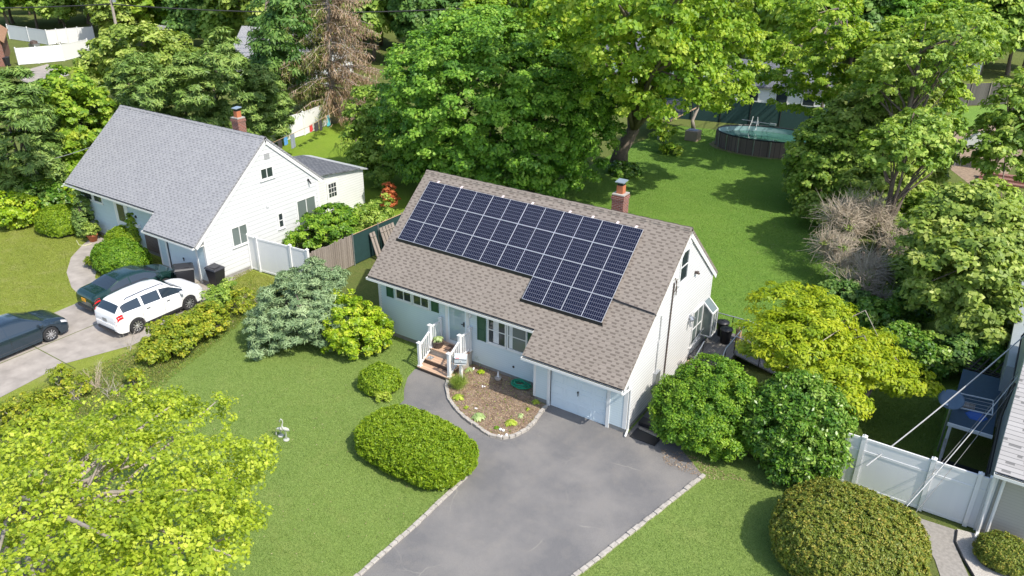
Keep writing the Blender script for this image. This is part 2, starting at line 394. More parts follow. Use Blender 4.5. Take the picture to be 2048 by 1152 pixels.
def clump_leaves(cc, dd, per, rc, flat=0.6, jit=0.35):
    k = len(cc)*per; idx = np.repeat(np.arange(len(cc)), per)
    ax = unit(dd[idx]*0.65+np.array([0.12, -0.03, 0.95])); d = unit(sph(k)+ax*0.9)
    rr = rc*RNG.uniform(0.45, 1.0, (k, 1))*np.repeat(RNG.uniform(0.7, 1.3, len(cc)), per)[:, None]
    off = d*rr; off[:, 2] *= flat
    N_ = unit(d*0.5+ax*0.7+RNG.normal(size=(k, 3))*jit)
    v = np.clip(np.repeat(RNG.normal(0.45, 0.17, len(cc)), per)+RNG.normal(0, 0.2, k), 0, 1)
    return cc[idx]+off, N_, v, d
def trunk(mb, base, top, r0, r1, seg=6, wob=0.15):
    base = np.array(base, float); top = np.array(top, float); pts = []; rs = []
    for i in range(seg+1):
        t = i/seg; p = base*(1-t)+top*t
        if 0 < i < seg: p = p+RNG.normal(size=3)*wob*np.array([1, 1, 0.3])
        pts.append(p); rs.append(r0*(1-t)+r1*t+(0.35*r0 if i == 0 else 0))
    mb.tube(pts, rs, 8); return pts
def limbs(mb, pts, targets, r, gen=2):
    for q in targets:
        s = pts[random.randrange(max(1, len(pts)//3), len(pts))]
        mid = s*0.5+q*0.5+RNG.normal(size=3)*0.25; mid[2] += 0.15*np.linalg.norm(q-s)*0.5
        mb.tube([s, s*0.7+mid*0.3+RNG.normal(size=3)*0.08, mid, q*0.8+mid*0.2, q], [r, r*0.8, r*0.55, r*0.3, r*0.12], 5)

def tree(name, label, cat, base, blobs, lm, n=160, per=90, rc=0.8, L=0.2, W=0.14, bark='bark', r0=0.25, group=None,
         trunk_top=None, nl=14, inner=0.25, flat=0.6, fold=0.15, jit=0.35, extra=None, seg=6, wob=0.15, crown='crown', upb=0.25, spray=False, droop=0.25):
    base = np.array([base[0], base[1], 0.0]); t = thing(name, base, label, cat, group)
    bl = [(base[0]+b[0], base[1]+b[1], b[2], b[3], b[4], b[5]) for b in blobs]
    cc, dd = clumps(bl, n, inner=inner, upb=upb)
    P, Nn, v, d = clump_leaves(cc, dd, per, rc, flat, jit)
    ok = P[:, 2] > 0.05; P, Nn, v, d = P[ok], Nn[ok], v[ok], d[ok]
    leaves(crown, P, Nn, L, W, v, LM[lm], t, fold=fold, T=(d+np.array([0, 0, droop]) if spray else None))
    mb = MB(); tt = trunk_top if trunk_top is not None else (0, 0, max(b[2] for b in blobs)*0.95)
    pts = trunk(mb, base-np.array([0, 0, 0.1]), base+np.array(tt), r0, r0*0.3, seg, wob)
    tg = [cc[i] for i in RNG.choice(len(cc), min(nl, len(cc)), replace=False)]
    limbs(mb, pts, tg, r0*0.4); mb.build('trunk', M[bark], t, smooth=True)
    return t
def supershape(rx, ry, h, k, ex=2.4, zb=0.0, yaw=0, amp=0.05, skirt=0.85):
    """k points and normals over a clipped-shrub surface (superellipsoid, flat bottom)"""
    d = sph(k); d[:, 2] = np.abs(d[:, 2])*1.15-0.25; d = unit(d)
    s = (np.abs(d[:, 0])**ex+np.abs(d[:, 1])**ex+np.abs(np.maximum(d[:, 2], 0))**ex)**(-1/ex)
    low = d[:, 2] < 0
    q = d*s[:, None]; q[low, :2] *= (1+d[low, 2]*(1-skirt)*2)[:, None]
    n_ = np.sign(q)*np.abs(q)**(ex-1)/np.array([rx, ry, h*0.7])
    ph = RNG.uniform(0, 6.28, 6)
    lump = 1+amp*(np.sin(q[:, 0]*5+ph[0])*np.sin(q[:, 1]*5+ph[1])+0.7*np.sin(q[:, 0]*11+ph[2])*np.sin(q[:, 2]*9+ph[3])+0.6*np.sin(q[:, 1]*13+ph[4])*np.cos(q[:, 0]*9+ph[5]))
    q = q*lump[:, None]; p = q*np.array([rx, ry, h*0.7]); p[:, 2] += h*0.3
    c, s_ = math.cos(yaw), math.sin(yaw); Rm = np.array([[c, s_, 0], [-s_, c, 0], [0, 0, 1]])
    return p@Rm, unit(n_)@Rm
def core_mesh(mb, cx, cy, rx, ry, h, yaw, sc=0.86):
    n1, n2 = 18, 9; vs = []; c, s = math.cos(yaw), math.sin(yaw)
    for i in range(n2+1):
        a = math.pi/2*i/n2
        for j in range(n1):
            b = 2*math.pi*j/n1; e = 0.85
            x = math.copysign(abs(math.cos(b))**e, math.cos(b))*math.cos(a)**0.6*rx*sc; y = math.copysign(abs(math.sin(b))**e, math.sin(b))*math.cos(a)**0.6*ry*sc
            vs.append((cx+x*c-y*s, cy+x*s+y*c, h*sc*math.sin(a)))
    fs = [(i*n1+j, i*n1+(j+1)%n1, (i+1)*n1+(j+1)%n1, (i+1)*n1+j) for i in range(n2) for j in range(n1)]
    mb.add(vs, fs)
def shrub(name, label, pos, rx, ry, h, lm, k=20000, L=0.09, W=0.05, yaw=0, ex=2.4, amp=0.05, depth=0.12, jit=0.6, up_=0.3, cat='shrub', group=None, spray=False, core=0.86, skirt=0.85, bumpy=.09):
    base = np.array([pos[0], pos[1], 0.0]); t = thing(name, base, label, cat, group)
    p, n_ = supershape(rx, ry, h, k, ex, yaw=yaw, amp=amp, skirt=skirt)
    p = p - n_*RNG.uniform(-0.4, 1, (k, 1))*depth; p += base; ok = p[:, 2] > 0.01; p, n_ = p[ok], n_[ok]; k = len(p)
    cell = np.floor(p/0.13).astype(int); hsh = ((cell[:, 0]*73856093) ^ (cell[:, 1]*19349663) ^ (cell[:, 2]*83492791)) % 1000/1000.
    p = p+n_*((hsh-.5)*bumpy)[:, None]
    v = np.clip(0.25+0.35*hsh+RNG.normal(0, 0.2, k), 0, 1)
    NN = unit(n_+RNG.normal(size=(k, 3))*jit+np.array([0, 0, up_]))
    T = None
    if spray: T = n_*0.8+RNG.normal(size=(k, 3))*0.6+np.array([0, 0, 0.35]); NN = unit(RNG.normal(size=(k, 3))+np.array([0, 0, 1.2]))
    leaves('foliage', p, NN, L, W, v, LM[lm], t, T=T)
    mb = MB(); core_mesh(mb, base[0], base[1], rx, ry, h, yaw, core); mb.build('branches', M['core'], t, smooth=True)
    return t
def bush(name, label, pos, blobs, lm, n=60, per=70, rc=0.35, L=0.12, W=0.08, cat='bush', group=None, stems=14, tw='bark', inner=0.3, jit=0.4, flat=0.7, T=None):
    """loose shrub: leaf clumps on visible stems"""
    base = np.array([pos[0], pos[1], 0.0]); t = thing(name, base, label, cat, group)
    bl = [(base[0]+b[0], base[1]+b[1], b[2], b[3], b[4], b[5]) for b in blobs]
    cc, dd = clumps(bl, n, inner=inner); P, Nn, v, d = clump_leaves(cc, dd, per, rc, flat, jit)
    ok = P[:, 2] > 0.03; P, Nn, v, d = P[ok], Nn[ok], v[ok], d[ok]
    leaves('foliage', P, Nn, L, W, v, LM[lm], t, T=(d+np.array([0, 0, 0.2]) if T else None))
    mb = MB()
    for i in RNG.choice(len(cc), min(stems, len(cc)), replace=False):
        q = cc[i]; b0 = base+np.append(RNG.normal(0, 0.12, 2), 0); b0[:2] = b0[:2]*0.6+(q[:2])*0.4
        m_ = (b0+q)/2+RNG.normal(size=3)*0.08; mb.tube([b0, m_, q], [0.022, 0.014, 0.005], 4)
    mb.build('stems', M[tw], t); return t
def twigs(mb, base, n, h, spread, r=0.012, sub=4):
    base = np.array(base, float)
    for i in range(n):
        d = unit(np.append(RNG.normal(0, spread, 2), 1.0)); l = h*RNG.uniform(0.5, 1.1); s = base+np.append(RNG.normal(0, 0.12, 2), 0)
        p1 = s+d*l*0.5+RNG.normal(size=3)*0.05; p2 = p1+unit(d+RNG.normal(size=3)*0.35)*l*0.5
        mb.tube([s, p1, p2], [r, r*0.7, r*0.25], 4)
        for j in range(sub):
            u = RNG.uniform(0.3, 1); q = s*(1-u)+p1*u if RNG.random() < .4 else p1*(1-u)+p2*u
            e = q+unit(d+RNG.normal(size=3)*0.7)*l*RNG.uniform(0.15, 0.35); mb.tube([q, e], [r*0.45, r*0.15], 3)

# ------------------------------------------------------------------ the ground
def grassmat(name, c1, c2, c3, dry=0.35, dryc=(0.30, 0.27, 0.10)):
    m, N, L, b = newmat(name)
    big = noise(N, L, 0.35, 5, 0.6); mid_ = noise(N, L, 2.5, 5, 0.6); fine = noise(N, L, 38, 3, 0.7)
    c = mixc(N, L, ramp(N, L, big, [(0.35, (0, 0, 0)), (0.65, (1, 1, 1))]), c1, c2)
    c = mixc(N, L, mth(N, L, 'MULTIPLY', ramp(N, L, mid_, [(0.45, (0, 0, 0)), (0.75, (1, 1, 1))]), 0.5), c, c3)
    d2 = noise(N, L, 0.8, 6, 0.65)
    c = mixc(N, L, mth(N, L, 'MULTIPLY', ramp(N, L, d2, [(0.52, (0, 0, 0)), (0.72, (1, 1, 1))]), dry), c, dryc)
    c = mixc(N, L, ramp(N, L, fine, [(0.3, (0, 0, 0)), (0.75, (1, 1, 1))]), c, tuple(x*1.55 for x in c3))
    c2_ = mixc(N, L, ramp(N, L, fine, [(0.25, (1, 1, 1)), (0.5, (0, 0, 0))]), c, tuple(x*0.45 for x in c1))
    L.new(c2_, b.inputs['Base Color']); b.inputs['Roughness'].default_value = 0.95; b.inputs['Specular IOR Level'].default_value = 0.1
    bump(N, L, noise(N, L, 55, 3, 0.7), b, 0.9, 0.03); return m
M['lawn'] = grassmat('lawn', (0.12, 0.20, 0.04), (0.15, 0.235, 0.048), (0.18, 0.235, 0.065), 0.4)
M['lawn_l'] = grassmat('yellowing_lawn', (0.17, 0.22, 0.03), (0.22, 0.26, 0.04), (0.18, 0.21, 0.04), 0.75, (0.38, 0.32, 0.18))
M['lawn_b'] = grassmat('back_lawn', (0.075, 0.18, 0.026), (0.12, 0.225, 0.034), (0.15, 0.23, 0.045), 0.4, (0.18, 0.21, 0.07))
M['scrub'] = grassmat('rough_ground', (0.06, 0.12, 0.02), (0.10, 0.16, 0.03), (0.12, 0.12, 0.04), 0.4, (0.17, 0.12, 0.07))
M['soil'] = mat('bare_soil', (0.26, 0.19, 0.13), 1.0, var=0.5, scale=4, bmp=0.5)
def mulchmat():
    m, N, L, b = newmat('mulch_bed')
    v = N.new('ShaderNodeTexVoronoi'); v.inputs['Scale'].default_value = 30
    t = N.new('ShaderNodeTexCoord'); L.new(t.outputs['Object'], v.inputs['Vector'])
    c = ramp(N, L, mth(N, L, 'ADD', mth(N, L, 'MULTIPLY', noise(N, L, 3, 6, 0.7), 0.8), mth(N, L, 'MULTIPLY', noise(N, L, 45, 3), 0.35)),
             [(0.3, (0.07, 0.05, 0.04)), (0.5, (0.20, 0.14, 0.10)), (0.66, (0.33, 0.25, 0.18)), (0.85, (0.50, 0.44, 0.36))])
    L.new(c, b.inputs['Base Color']); b.inputs['Roughness'].default_value = 1.0
    bump(N, L, v.outputs['Distance'], b, 0.8, 0.03); return m
M['mulch'] = mulchmat()
def asphaltmat():
    m, N, L, b = newmat('asphalt')
    s = noise(N, L, 0.45, 6, 0.6); f = noise(N, L, 70, 2, 0.8); mid_ = noise(N, L, 1.7, 6, 0.65)
    c = mixc(N, L, ramp(N, L, s, [(0.4, (0, 0, 0)), (0.62, (1, 1, 1))]), (0.125, 0.122, 0.125), (0.20, 0.188, 0.178))
    c = mixc(N, L, mth(N, L, 'MULTIPLY', ramp(N, L, mid_, [(0.5, (0, 0, 0)), (0.8, (1, 1, 1))]), 0.45), c, (0.24, 0.215, 0.185))
    c = mixc(N, L, mth(N, L, 'MULTIPLY', ramp(N, L, noise(N, L, 28, 3, 0.8), [(0.42, (0, 0, 0)), (0.7, (1, 1, 1))]), 0.35), c, (0.05, 0.05, 0.052))
    c = mixc(N, L, mth(N, L, 'MULTIPLY', ramp(N, L, f, [(0.5, (0, 0, 0)), (0.68, (1, 1, 1))]), 0.6), c, (0.34, 0.33, 0.31))
    # pale cracks that wander through the surface
    v = N.new('ShaderNodeTexVoronoi'); v.feature = 'DISTANCE_TO_EDGE'; v.inputs['Scale'].default_value = 0.33
    t = N.new('ShaderNodeTexCoord'); w_ = N.new('ShaderNodeMix'); w_.data_type = 'VECTOR'; w_.inputs[0].default_value = 0.35
    L.new(t.outputs['Object'], w_.inputs[4]); L.new(noise(N, L, 1.1, 4, out=1), w_.inputs[5]); L.new(w_.outputs[1], v.inputs['Vector'])
    cr = mth(N, L, 'MULTIPLY', mth(N, L, 'LESS_THAN', v.outputs['Distance'], 0.004), ramp(N, L, noise(N, L, 0.6, 3), [(0.5, (0, 0, 0)), (0.62, (1, 1, 1))]))
    c = mixc(N, L, mth(N, L, 'MULTIPLY', cr, 0.22), c, (0.42, 0.39, 0.33))
    L.new(c, b.inputs['Base Color']); b.inputs['Roughness'].default_value = 0.85
    bump(N, L, f, b, 0.5, 0.01); return m
M['asphalt'] = asphaltmat()

def sheet(name, pts, z, m):
    o = MB().add([(p[0], p[1], z) for p in (pts if sum(pts[i][0]*pts[(i+1)%len(pts)][1]-pts[(i+1)%len(pts)][0]*pts[i][1] for i in range(len(pts))) > 0 else pts[::-1])], [tuple(range(len(pts)))]).build(name, m)
    return setp(o, kind='structure')
def P2(l, z=0): return [tuple(at(x, y, z)[:2]) for x, y in l]
sheet('ground', [(-450, -160), (300, -160), (300, 650), (-450, 650)], -0.016, M['scrub'])
front_poly = [(-18.7, -30), (10.2, -30), (10.2, -4.6), (9.6, -3.0), (6.2, -2.9), (2.6, -3.6), (0.3, -4.0), (0, -3.0), (-13, -3.0), (-18.2, -3.4), (-19.0, -6.2), (-18.6, -9), (-17.4, -12), (-17.6, -16)]
left_poly = [(-75, -34), (-19.9, -34), (-20.3, -11.5), (-21.0, -7), (-19.2, -2.4), (-25, -2.5), (-60, -2.5), (-75, 3)]
sheet('front_lawn', front_poly, -0.008, M['lawn'])
sheet('neighbour_lawn', left_poly, -0.010, M['lawn_l'])
back_poly = [(-17.5, 3.1), (4.5, 3.1), (4.4, 8), (4.2, 13), (1.5, 20), (-1.5, 27), (-3.4, 34), (-7, 38), (-11.5, 41.3), (-17, 40.5), (-17.6, 30), (-17.3, 12)]
sheet('back_lawn', back_poly, -0.006, M['lawn_b'])
sheet('side_lawn', [(5.8, -2.8), (10, -2.8), (9.8, 3), (11, 9), (11, 22), (6, 22), (5.0, 8), (5.2, 2)], -0.009, M['lawn_b'])
sheet('neighbour_back_lawn', [(-44, 4), (-24, 4), (-19.5, 8), (-21, 24), (-43.5, 24)], -0.010, grassmat('yellow_green_back_lawn', (0.12, 0.2, 0.02), (0.18, 0.25, 0.025), (0.16, 0.24, 0.03), 0.3))  # yellower green than the main back lawn
sheet('far_left_lawn', P2([(120, 140), (190, 118), (330, 150), (240, 180)]), -0.010, M['lawn_l'])
sheet('far_left_drive', P2([(20, 148), (95, 128), (140, 150), (60, 170)]), -0.006, M['concrete'])
sheet('street', [(-300, -31), (120, -31), (120, -42), (-300, -42)], -0.004, M['asphalt'])
sheet('far_street', [(-140, 92), (60, 128), (60, 136), (-140, 100)], -0.008, M['concrete_d'])
sheet('far_right_lawn', P2([(1905, 215), (2048, 205), (2048, 270), (1890, 262)]), -0.010, M['lawn_b'])
sheet('distant_lawn', P2([(1900, 168), (2048, 160), (2048, 195), (1910, 185)]), -0.011, M['lawn_l'])
sheet('bare_patch', P2([(1905, 262), (2010, 240), (2048, 300), (1980, 400), (1890, 330)]), -0.0085, M['soil'])
drive = P2([(1145, 1152), (1405, 950)])
kR = [(1.0, -30.5), tuple(at(1145, 1152)[:2]), tuple(at(1275, 1052)[:2]), tuple(at(1405, 950)[:2])]
kL = [(-3.25, -30.5), tuple(at(720, 1152)[:2]), tuple(at(830, 1055)[:2]), tuple(at(935, 955)[:2])]
bedc = P2([(1093, 813), (1084, 824), (1068, 846), (1052, 862), (1030, 873), (1005, 878), (980, 872), (955, 856), (930, 838), (910, 818), (897, 797), (892, 775), (897, 756), (906, 748)])
drv = kR + [(2.0, -4.2), (1.6, -2.0), (0.0, -2.0), (0.0, -4.4), (-3.5, -4.4), tuple(at(1093, 812)[:2])] + bedc[1:-1] + P2([(895, 748), (845, 737), (830, 738), (815, 755), (808, 780), (808, 800)]) + [(-8.15, -8.2), (-6.9, -9.0), (-5.0, -9.6), (-4.0, -9.9)] + kL[::-1]
sheet('driveway', drv, 0.0, M['asphalt'])
sheet('planting_bed', bedc+[(-7.6, -4.6), (-7.6, -3.7), (-4.0, -3.7), (-4.0, -4.5)], 0.05, M['mulch'])
# kerb stones
def kerb(name, line, wd=0.14, h=0.09, step=0.28):
    mb = MB(); pts = [np.array(p) for p in line]; seg = []
    for a, b in zip(pts[:-1], pts[1:]):
        d = np.linalg.norm(b-a); n = max(1, int(round(d/step)))
        for i in range(n): seg.append((a+(b-a)*i/n, a+(b-a)*(i+1)/n))
    for a, b in seg:
        d = unit(b-a); g = 0.008; hh = h*RNG.uniform(0.8, 1.15); o = np.array([-d[1], d[0]])*RNG.normal(0, 0.008)
        mb.bar((a[0]+d[0]*g+o[0], a[1]+d[1]*g+o[1], hh/2-0.02), (b[0]-d[0]*g+o[0], b[1]-d[1]*g+o[1], hh/2-0.02), wd*RNG.uniform(0.9, 1.08), hh)
    o = mb.build(name, M['stone'], None, bevel=0.012); return setp(o, kind='structure')
kerb('kerb', [(p[0]-0.05, p[1]) for p in kL]); kerb('kerb', [(p[0]+0.05, p[1]) for p in kR]); kerb('kerb', bedc, 0.13, 0.13, 0.22)
# neighbour's concrete drive, walk and slabs
nd = [(-27.2, -34), (-21.3, -34)]+P2([(0, 795)])+[tuple(at(130, 727)[:2]), tuple(at(265, 690)[:2]), (-21.2, -7.2), (-22.3, -5.3), (-22.9, -4.9), (-27.9, -4.9), (-27.1, -9.5), (-26.9, -12)]
sheet('neighbour_driveway', nd, 0.0, M['concrete'])
mb = MB()
for y in (-9.2, -13.4, -17.6, -21.8): mb.box(-27.0, -21.2, y-0.02, y+0.02, 0.001, 0.005)
mb.box(-24.25, -24.21, -34, -5, 0.0012, 0.0045)
setp(mb.build('driveway_joints', M['scrub']), kind='structure')
nwalk = P2([(192, 468), (222, 485), (214, 505), (196, 530), (190, 555), (205, 585), (168, 600), (143, 575), (133, 545), (142, 515), (165, 490)]); sheet('neighbour_walk', nwalk, 0.006, M['concrete'])
sheet('side_slab_path', P2([(432, 580), (503, 541), (492, 533), (418, 572)]), 0.004, M['concrete'])
# right neighbour's walk and pebble bed
M['walk'] = mat('dusty_concrete', (0.27, 0.25, 0.225), 0.9, var=0.3, scale=9, bmp=0.3)
sheet('right_walk', P2([(1832, 1034), (1912, 1060), (1908, 1085), (1925, 1125), (1950, 1180), (1890, 1180), (1870, 1120), (1848, 1080)]), 0.004, M['walk'])
sheet('pebble_bed', P2([(1914, 1058), (1980, 1075), (2048, 1100), (2120, 1180), (1960, 1180), (1928, 1120), (1910, 1085)]), 0.006, mat('pebbles', (0.42, 0.39, 0.35), 0.9, var=0.5, scale=30, bmp=0.8, bscale=60))
mb = MB(); mb.tube([(*p, 0.03) for p in P2([(1913, 1062), (1910, 1085), (1924, 1115), (1945, 1150), (1960, 1180)])], 0.035, 6); setp(mb.build('bed_edging', M['black']), kind='structure')

def inpoly(P, poly):
    x, y = P[:, 0], P[:, 1]; r = np.zeros(len(P), bool); n = len(poly)
    for i in range(n):
        x1, y1 = poly[i]; x2, y2 = poly[(i+1)%n]
        c = ((y1 > y) != (y2 > y)) & (x < (x2-x1)*(y-y1)/(y2-y1+1e-12)+x1); r ^= c
    return r
def grass(name, poly, cut, k, lm, h=0.06, wd=0.018, lbl=None):
    pl = np.array(poly); lo, hi = pl.min(0), pl.max(0)
    lo[1] = max(lo[1], -20.5)
    P = RNG.uniform(lo, hi, (k, 2)); ok = inpoly(P, poly)
    for c in cut: ok &= ~inpoly(P, c)
    P = P[ok]; k = len(P); dens = (np.sin(P[:, 0]*1.3+np.sin(P[:, 1]*.9)*2)*np.sin(P[:, 1]*1.7+np.sin(P[:, 0]*.6)*2)*0.10+np.sin(P[:, 0]*.45+1)*np.sin(P[:, 1]*.6)*.18+np.sin(P[:, 0]*4.1+P[:, 1]*2)*np.sin(P[:, 1]*5.3-P[:, 0])*.07)+RNG.normal(0.4, 0.13, k)
    T = unit(np.stack([RNG.normal(0, .55, k), RNG.normal(0, .55, k), np.ones(k)], 1)); Nn = np.stack([RNG.normal(size=k), RNG.normal(size=k), np.full(k, 0.7)], 1)
    o = leaves(name, np.c_[P, np.full(k, h*0.4)], Nn, h, wd, dens, LM[lm], None, T=T, fold=0.0)
    setp(o, kind='stuff')
bigcut = [[(-12.9, -3.72), (-12.9, 4), (0.1, 4), (0.1, -4.5), (-4.1, -4.5), (-4.1, -3.72)], drv, bedc+[(-7.6, -3.7), (-4.0, -3.7)]]
grass('grass', front_poly, bigcut, 480000, 'grass', 0.05, 0.013)
grass('grass', [(-44, -16), (-27.2, -16), (-27.5, -4.5), (-44, -4.5)], [nd, nwalk], 90000, 'grassy', 0.06, 0.02)
grass('grass', [(-22.2, -5.2), (-19.3, -6), (-19.1, -2.6), (-24, -2.6)], [], 14000, 'grassy', 0.08, 0.02)
grass('grass', back_poly, [[(-12.9, 0), (1.6, 0), (1.6, 4.4), (-12.9, 4.4)]], 420000, 'grassb', 0.06, 0.017)
grass('grass', [(5.9, -2.7), (9.6, -2.7), (9.6, 4.5), (5.4, 4.5)], [], 60000, 'grass', 0.13, 0.02)

strip = P2([(0, 805), (262, 702), (400, 632), (500, 560), (540, 585), (480, 650), (340, 760), (215, 900), (0, 1000)])
grass('rough_grass', strip, [nd], 42000, 'grassy', 0.10, 0.022)
grass('rough_grass', strip, [nd], 22000, 'grassb', 0.09, 0.02)
def litter(name, poly, k, lm, size, cut=(), z=.01):
    pl = np.array(poly); P = RNG.uniform(pl.min(0), pl.max(0), (k, 2)); ok = inpoly(P, poly)
    for c in cut: ok &= ~inpoly(P, c)
    P = P[ok]; k = len(P); setp(leaves(name, np.c_[P, z+RNG.uniform(0, .02, k)], np.c_[RNG.normal(0, .35, (k, 2)), np.ones(k)], size, size*.4, RNG.uniform(0, 1, k), LM[lm], None), kind='stuff')
bedpoly = bedc+[(-7.6, -4.6), (-7.6, -3.8), (-4.0, -3.8), (-4.0, -4.5)]
litter('mulch_chips', bedpoly, 9000, 'pinebrown', .06, z=.06)
litter('bed_weeds', bedpoly, 700, 'dull', .07, z=.07)
litter('fallen_leaves', strip, 2600, 'pinebrown', .08, [nd])
litter('fallen_leaves', [(1.9, -5.4), (3.4, -5.3), (4.6, -4.6), (2.4, -4.3), (1.4, -4.6)], 900, 'pinebrown', .06)
litter('fallen_leaves', [(-14, -16), (-3.6, -16), (-3.9, -10.2), (-9, -7), (-14, -8.5)], 420, 'pinebrown', .05, z=.04)
litter('fallen_leaves', P2([(1330, 470), (1640, 560), (1600, 380), (1240, 380)]), 500, 'pinebrown', .07, z=.05)

# ------------------------------------------------------------------ houses
A1 = R(40.517); TA, CA, SA = math.tan(A1), math.cos(A1), math.sin(A1)
class House:
    """cape house, ridge along x at y=oy; local x runs -L..0"""
    def __init__(s, name, label, ox, oy, L, zr, yf, yg, xg, s1, s2, sr, mw, mg, mr, group=None, zb=0.2, garage=(-3.33, -0.89), doorcol='white'):
        s.t = thing(name, (ox-L/2, oy, 0), label, 'house', group)
        s.ox, s.oy, s.L, s.zr, s.yf, s.yg, s.xg = ox, oy, L, zr, yf, yg, xg
        t = s.t; X = lambda x: ox+x; Y = lambda y: oy+y
        th = 0.10
        def rp(x, ss, sg=-1, n=0.0): return (X(x), Y(sg*(ss*CA+n*SA)), zr-ss*SA+n*CA)
        s.rp = rp
        yr = sr*CA-0.45; s.yr = yr
        zu = lambda y: zr-abs(y)*TA-th/CA-0.02           # underside of the roof over a wall
        roof = MB()
        roof.plate([rp(-L, 0), rp(0, 0), rp(0, s2), rp(xg, s2), rp(xg, s1), rp(-L, s1)], (0, th*SA*1, -th*CA))
        roof.plate([rp(-L, 0, 1), rp(0, 0, 1), rp(0, sr, 1), rp(-L, sr, 1)], (0, -th*SA, -th*CA))
        r = roof.build('roof', mr, t)
        cap = MB(); n = int(L/0.3)
        for i in range(n):
            x0 = -L+L*i/n; x1 = x0+L/n*1.08; z = 0.012+0.014*(i % 2)
            cap.plate([rp(x0, 0, -1, z+.02), rp(min(x1, 0), 0, -1, z+.02), rp(min(x1, 0), 0.15, -1, z), rp(x0, 0.15, -1, z)], (0, 0, -0.012))
            cap.plate([rp(x0, 0, 1, z+.02), rp(min(x1, 0), 0, 1, z+.02), rp(min(x1, 0), 0.15, 1, z), rp(x0, 0.15, 1, z)], (0, 0, -0.012))
        cap.build('ridge_cap', mr, r)
        # gables
        gx = -0.07
        def gable(x0, x1, yfr, nm, m):
            g = MB(); p = [(X(x0), Y(yfr), zb), (X(x0), Y(yfr), zu(yfr)), (X(x0), Y(0), zu(0)), (X(x0), Y(yr), zu(yr)), (X(x0), Y(yr), zb)]
            g.plate(p, (x1-x0, 0, 0)); return g.build(nm, m, t)
        gable(gx, gx-0.15, yg, 'gable_wall', mg); gable(-L+0.07, -L+0.22, yf, 'gable_wall', mg)
        f = MB(); f.box(X(-L+0.22), X(xg+0.15), Y(yf), Y(yf+0.15), zb, zu(yf)); f.build('front_wall', mw, t)
        f = MB(); f.box(X(-L+0.22), X(gx-0.15), Y(yr-0.15), Y(yr), zb, zu(yr)); f.build('rear_wall', mw, t)
        g0, g1 = garage; gh = min(2.13, zu(yg)-0.02)
        f = MB(); f.box(X(xg+0.15), X(g0), Y(yg), Y(yg+0.15), zb, zu(yg)); f.box(X(g1), X(gx-0.15), Y(yg), Y(yg+0.15), zb, zu(yg))
        f.box(X(g0), X(g1), Y(yg), Y(yg+0.15), gh, zu(yg)) if zu(yg) > gh+0.03 else None
        f.plate([(X(xg+0.15), Y(yg+.15), zb), (X(xg+0.15), Y(yf), zb), (X(xg+0.15), Y(yf), zu(yf)), (X(xg+0.15), Y(yg+.15), zu(yg))], (0.15, 0, 0))
        f.build('garage_wall', mw, t)
        fo = MB(); fo.box(X(-L+.1), X(xg+0.15), Y(yf+0.03), Y(yf+0.2), -0.2, zb); fo.box(X(xg+0.18), X(g0), Y(yg+0.03), Y(yg+0.14), -0.2, zb)
        fo.box(X(g1), X(gx-.02), Y(yg+0.03), Y(yg+0.14), -0.2, zb); fo.box(X(gx-0.14), X(gx-0.02), Y(yg+0.14), Y(yr-0.03), -0.2, zb); fo.box(X(-L+.1), X(gx-.14), Y(yr-0.14), Y(yr-0.03), -0.2, zb)
        fo.build('foundation', M['concrete_d'], t)
        # garage door, recessed
        yd = yg+0.07; gd = MB(); gd.box(X(g0), X(g1), Y(yd), Y(yd+0.05), 0.0, gh)
        if garage_panels.get(name):
            for r_ in range(4):
                for c_ in range(4):
                    wx = (g1-g0)/4; hz = gh/4; a = g0+c_*wx; b = r_*hz
                    for (u0, u1, v0, v1) in ((.1,.9,.17,.2),(.1,.9,.8,.83),(.1,.125,.2,.8),(.875,.9,.2,.8)):
                        gd.box(X(a+wx*u0), X(a+wx*u1), Y(yd-0.012), Y(yd), b+hz*v0, b+hz*v1)
            for r_ in range(1, 4): gd.box(X(g0+.02), X(g1-.02), Y(yd-0.004), Y(yd), gh/4*r_-.006, gh/4*r_+.006)
        gdo = gd.build('garage_door', M['gdoor'], t)
        hb = MB(); hb.box(X((g0+g1)/2-.05), X((g0+g1)/2+.0), Y(yd-.06), Y(yd-.012), 1.0, 1.06); hb.box(X((g0+g1)/2-.03), X((g0+g1)/2-.015), Y(yd-.05), Y(yd-.012), 0.86, 1.0); hb.build('handle', M['black'], gdo)
        tr = MB()
        for gxx in (g0-0.13, g1): tr.box(X(gxx), X(gxx+0.13), Y(yg-0.03), Y(yg+0.06), 0, gh+0.02)
        tr.box(X(-0.21), X(-0.055), Y(yg-0.012), Y(yg-0.001), zb, zu(yg)); tr.box(X(-0.066), X(-0.055), Y(yg-0.001), Y(yg+0.12), zb, zu(yg)-.02)
        tr.box(X(xg+0.138), X(xg+0.25), Y(yg-0.012), Y(yg-0.001), zb, zu(yg)); tr.box(X(-L+0.058), X(-L+0.18), Y(yf-0.012), Y(yf-0.001), zb, zu(yf)); tr.box(X(gx+.002), X(gx+.014), Y(yr-.12), Y(yr+.01), zb, zu(yr)-.1)
        build_each(tr, 'corner_trim', M['white'], t)
        # fascia, gutters, rake boards, soffit
        fa = MB()
        def rake(x, ss, sg): fa.plate([rp(x, 0, sg, -th-.02), rp(x, ss, sg, -th-.02), rp(x, ss, sg, -th-.19), (X(x), Y(0), zr-(th+.19)/CA)], (-0.03, 0, 0))
        rake(0.0, s2, -1); rake(0.0, sr, 1); rake(-L+.03, s1, -1)
        build_each(fa, 'rake_board', M['white'], t)
        so_ = MB(); e1 = rp(-L, s1); e2 = rp(xg, s2)
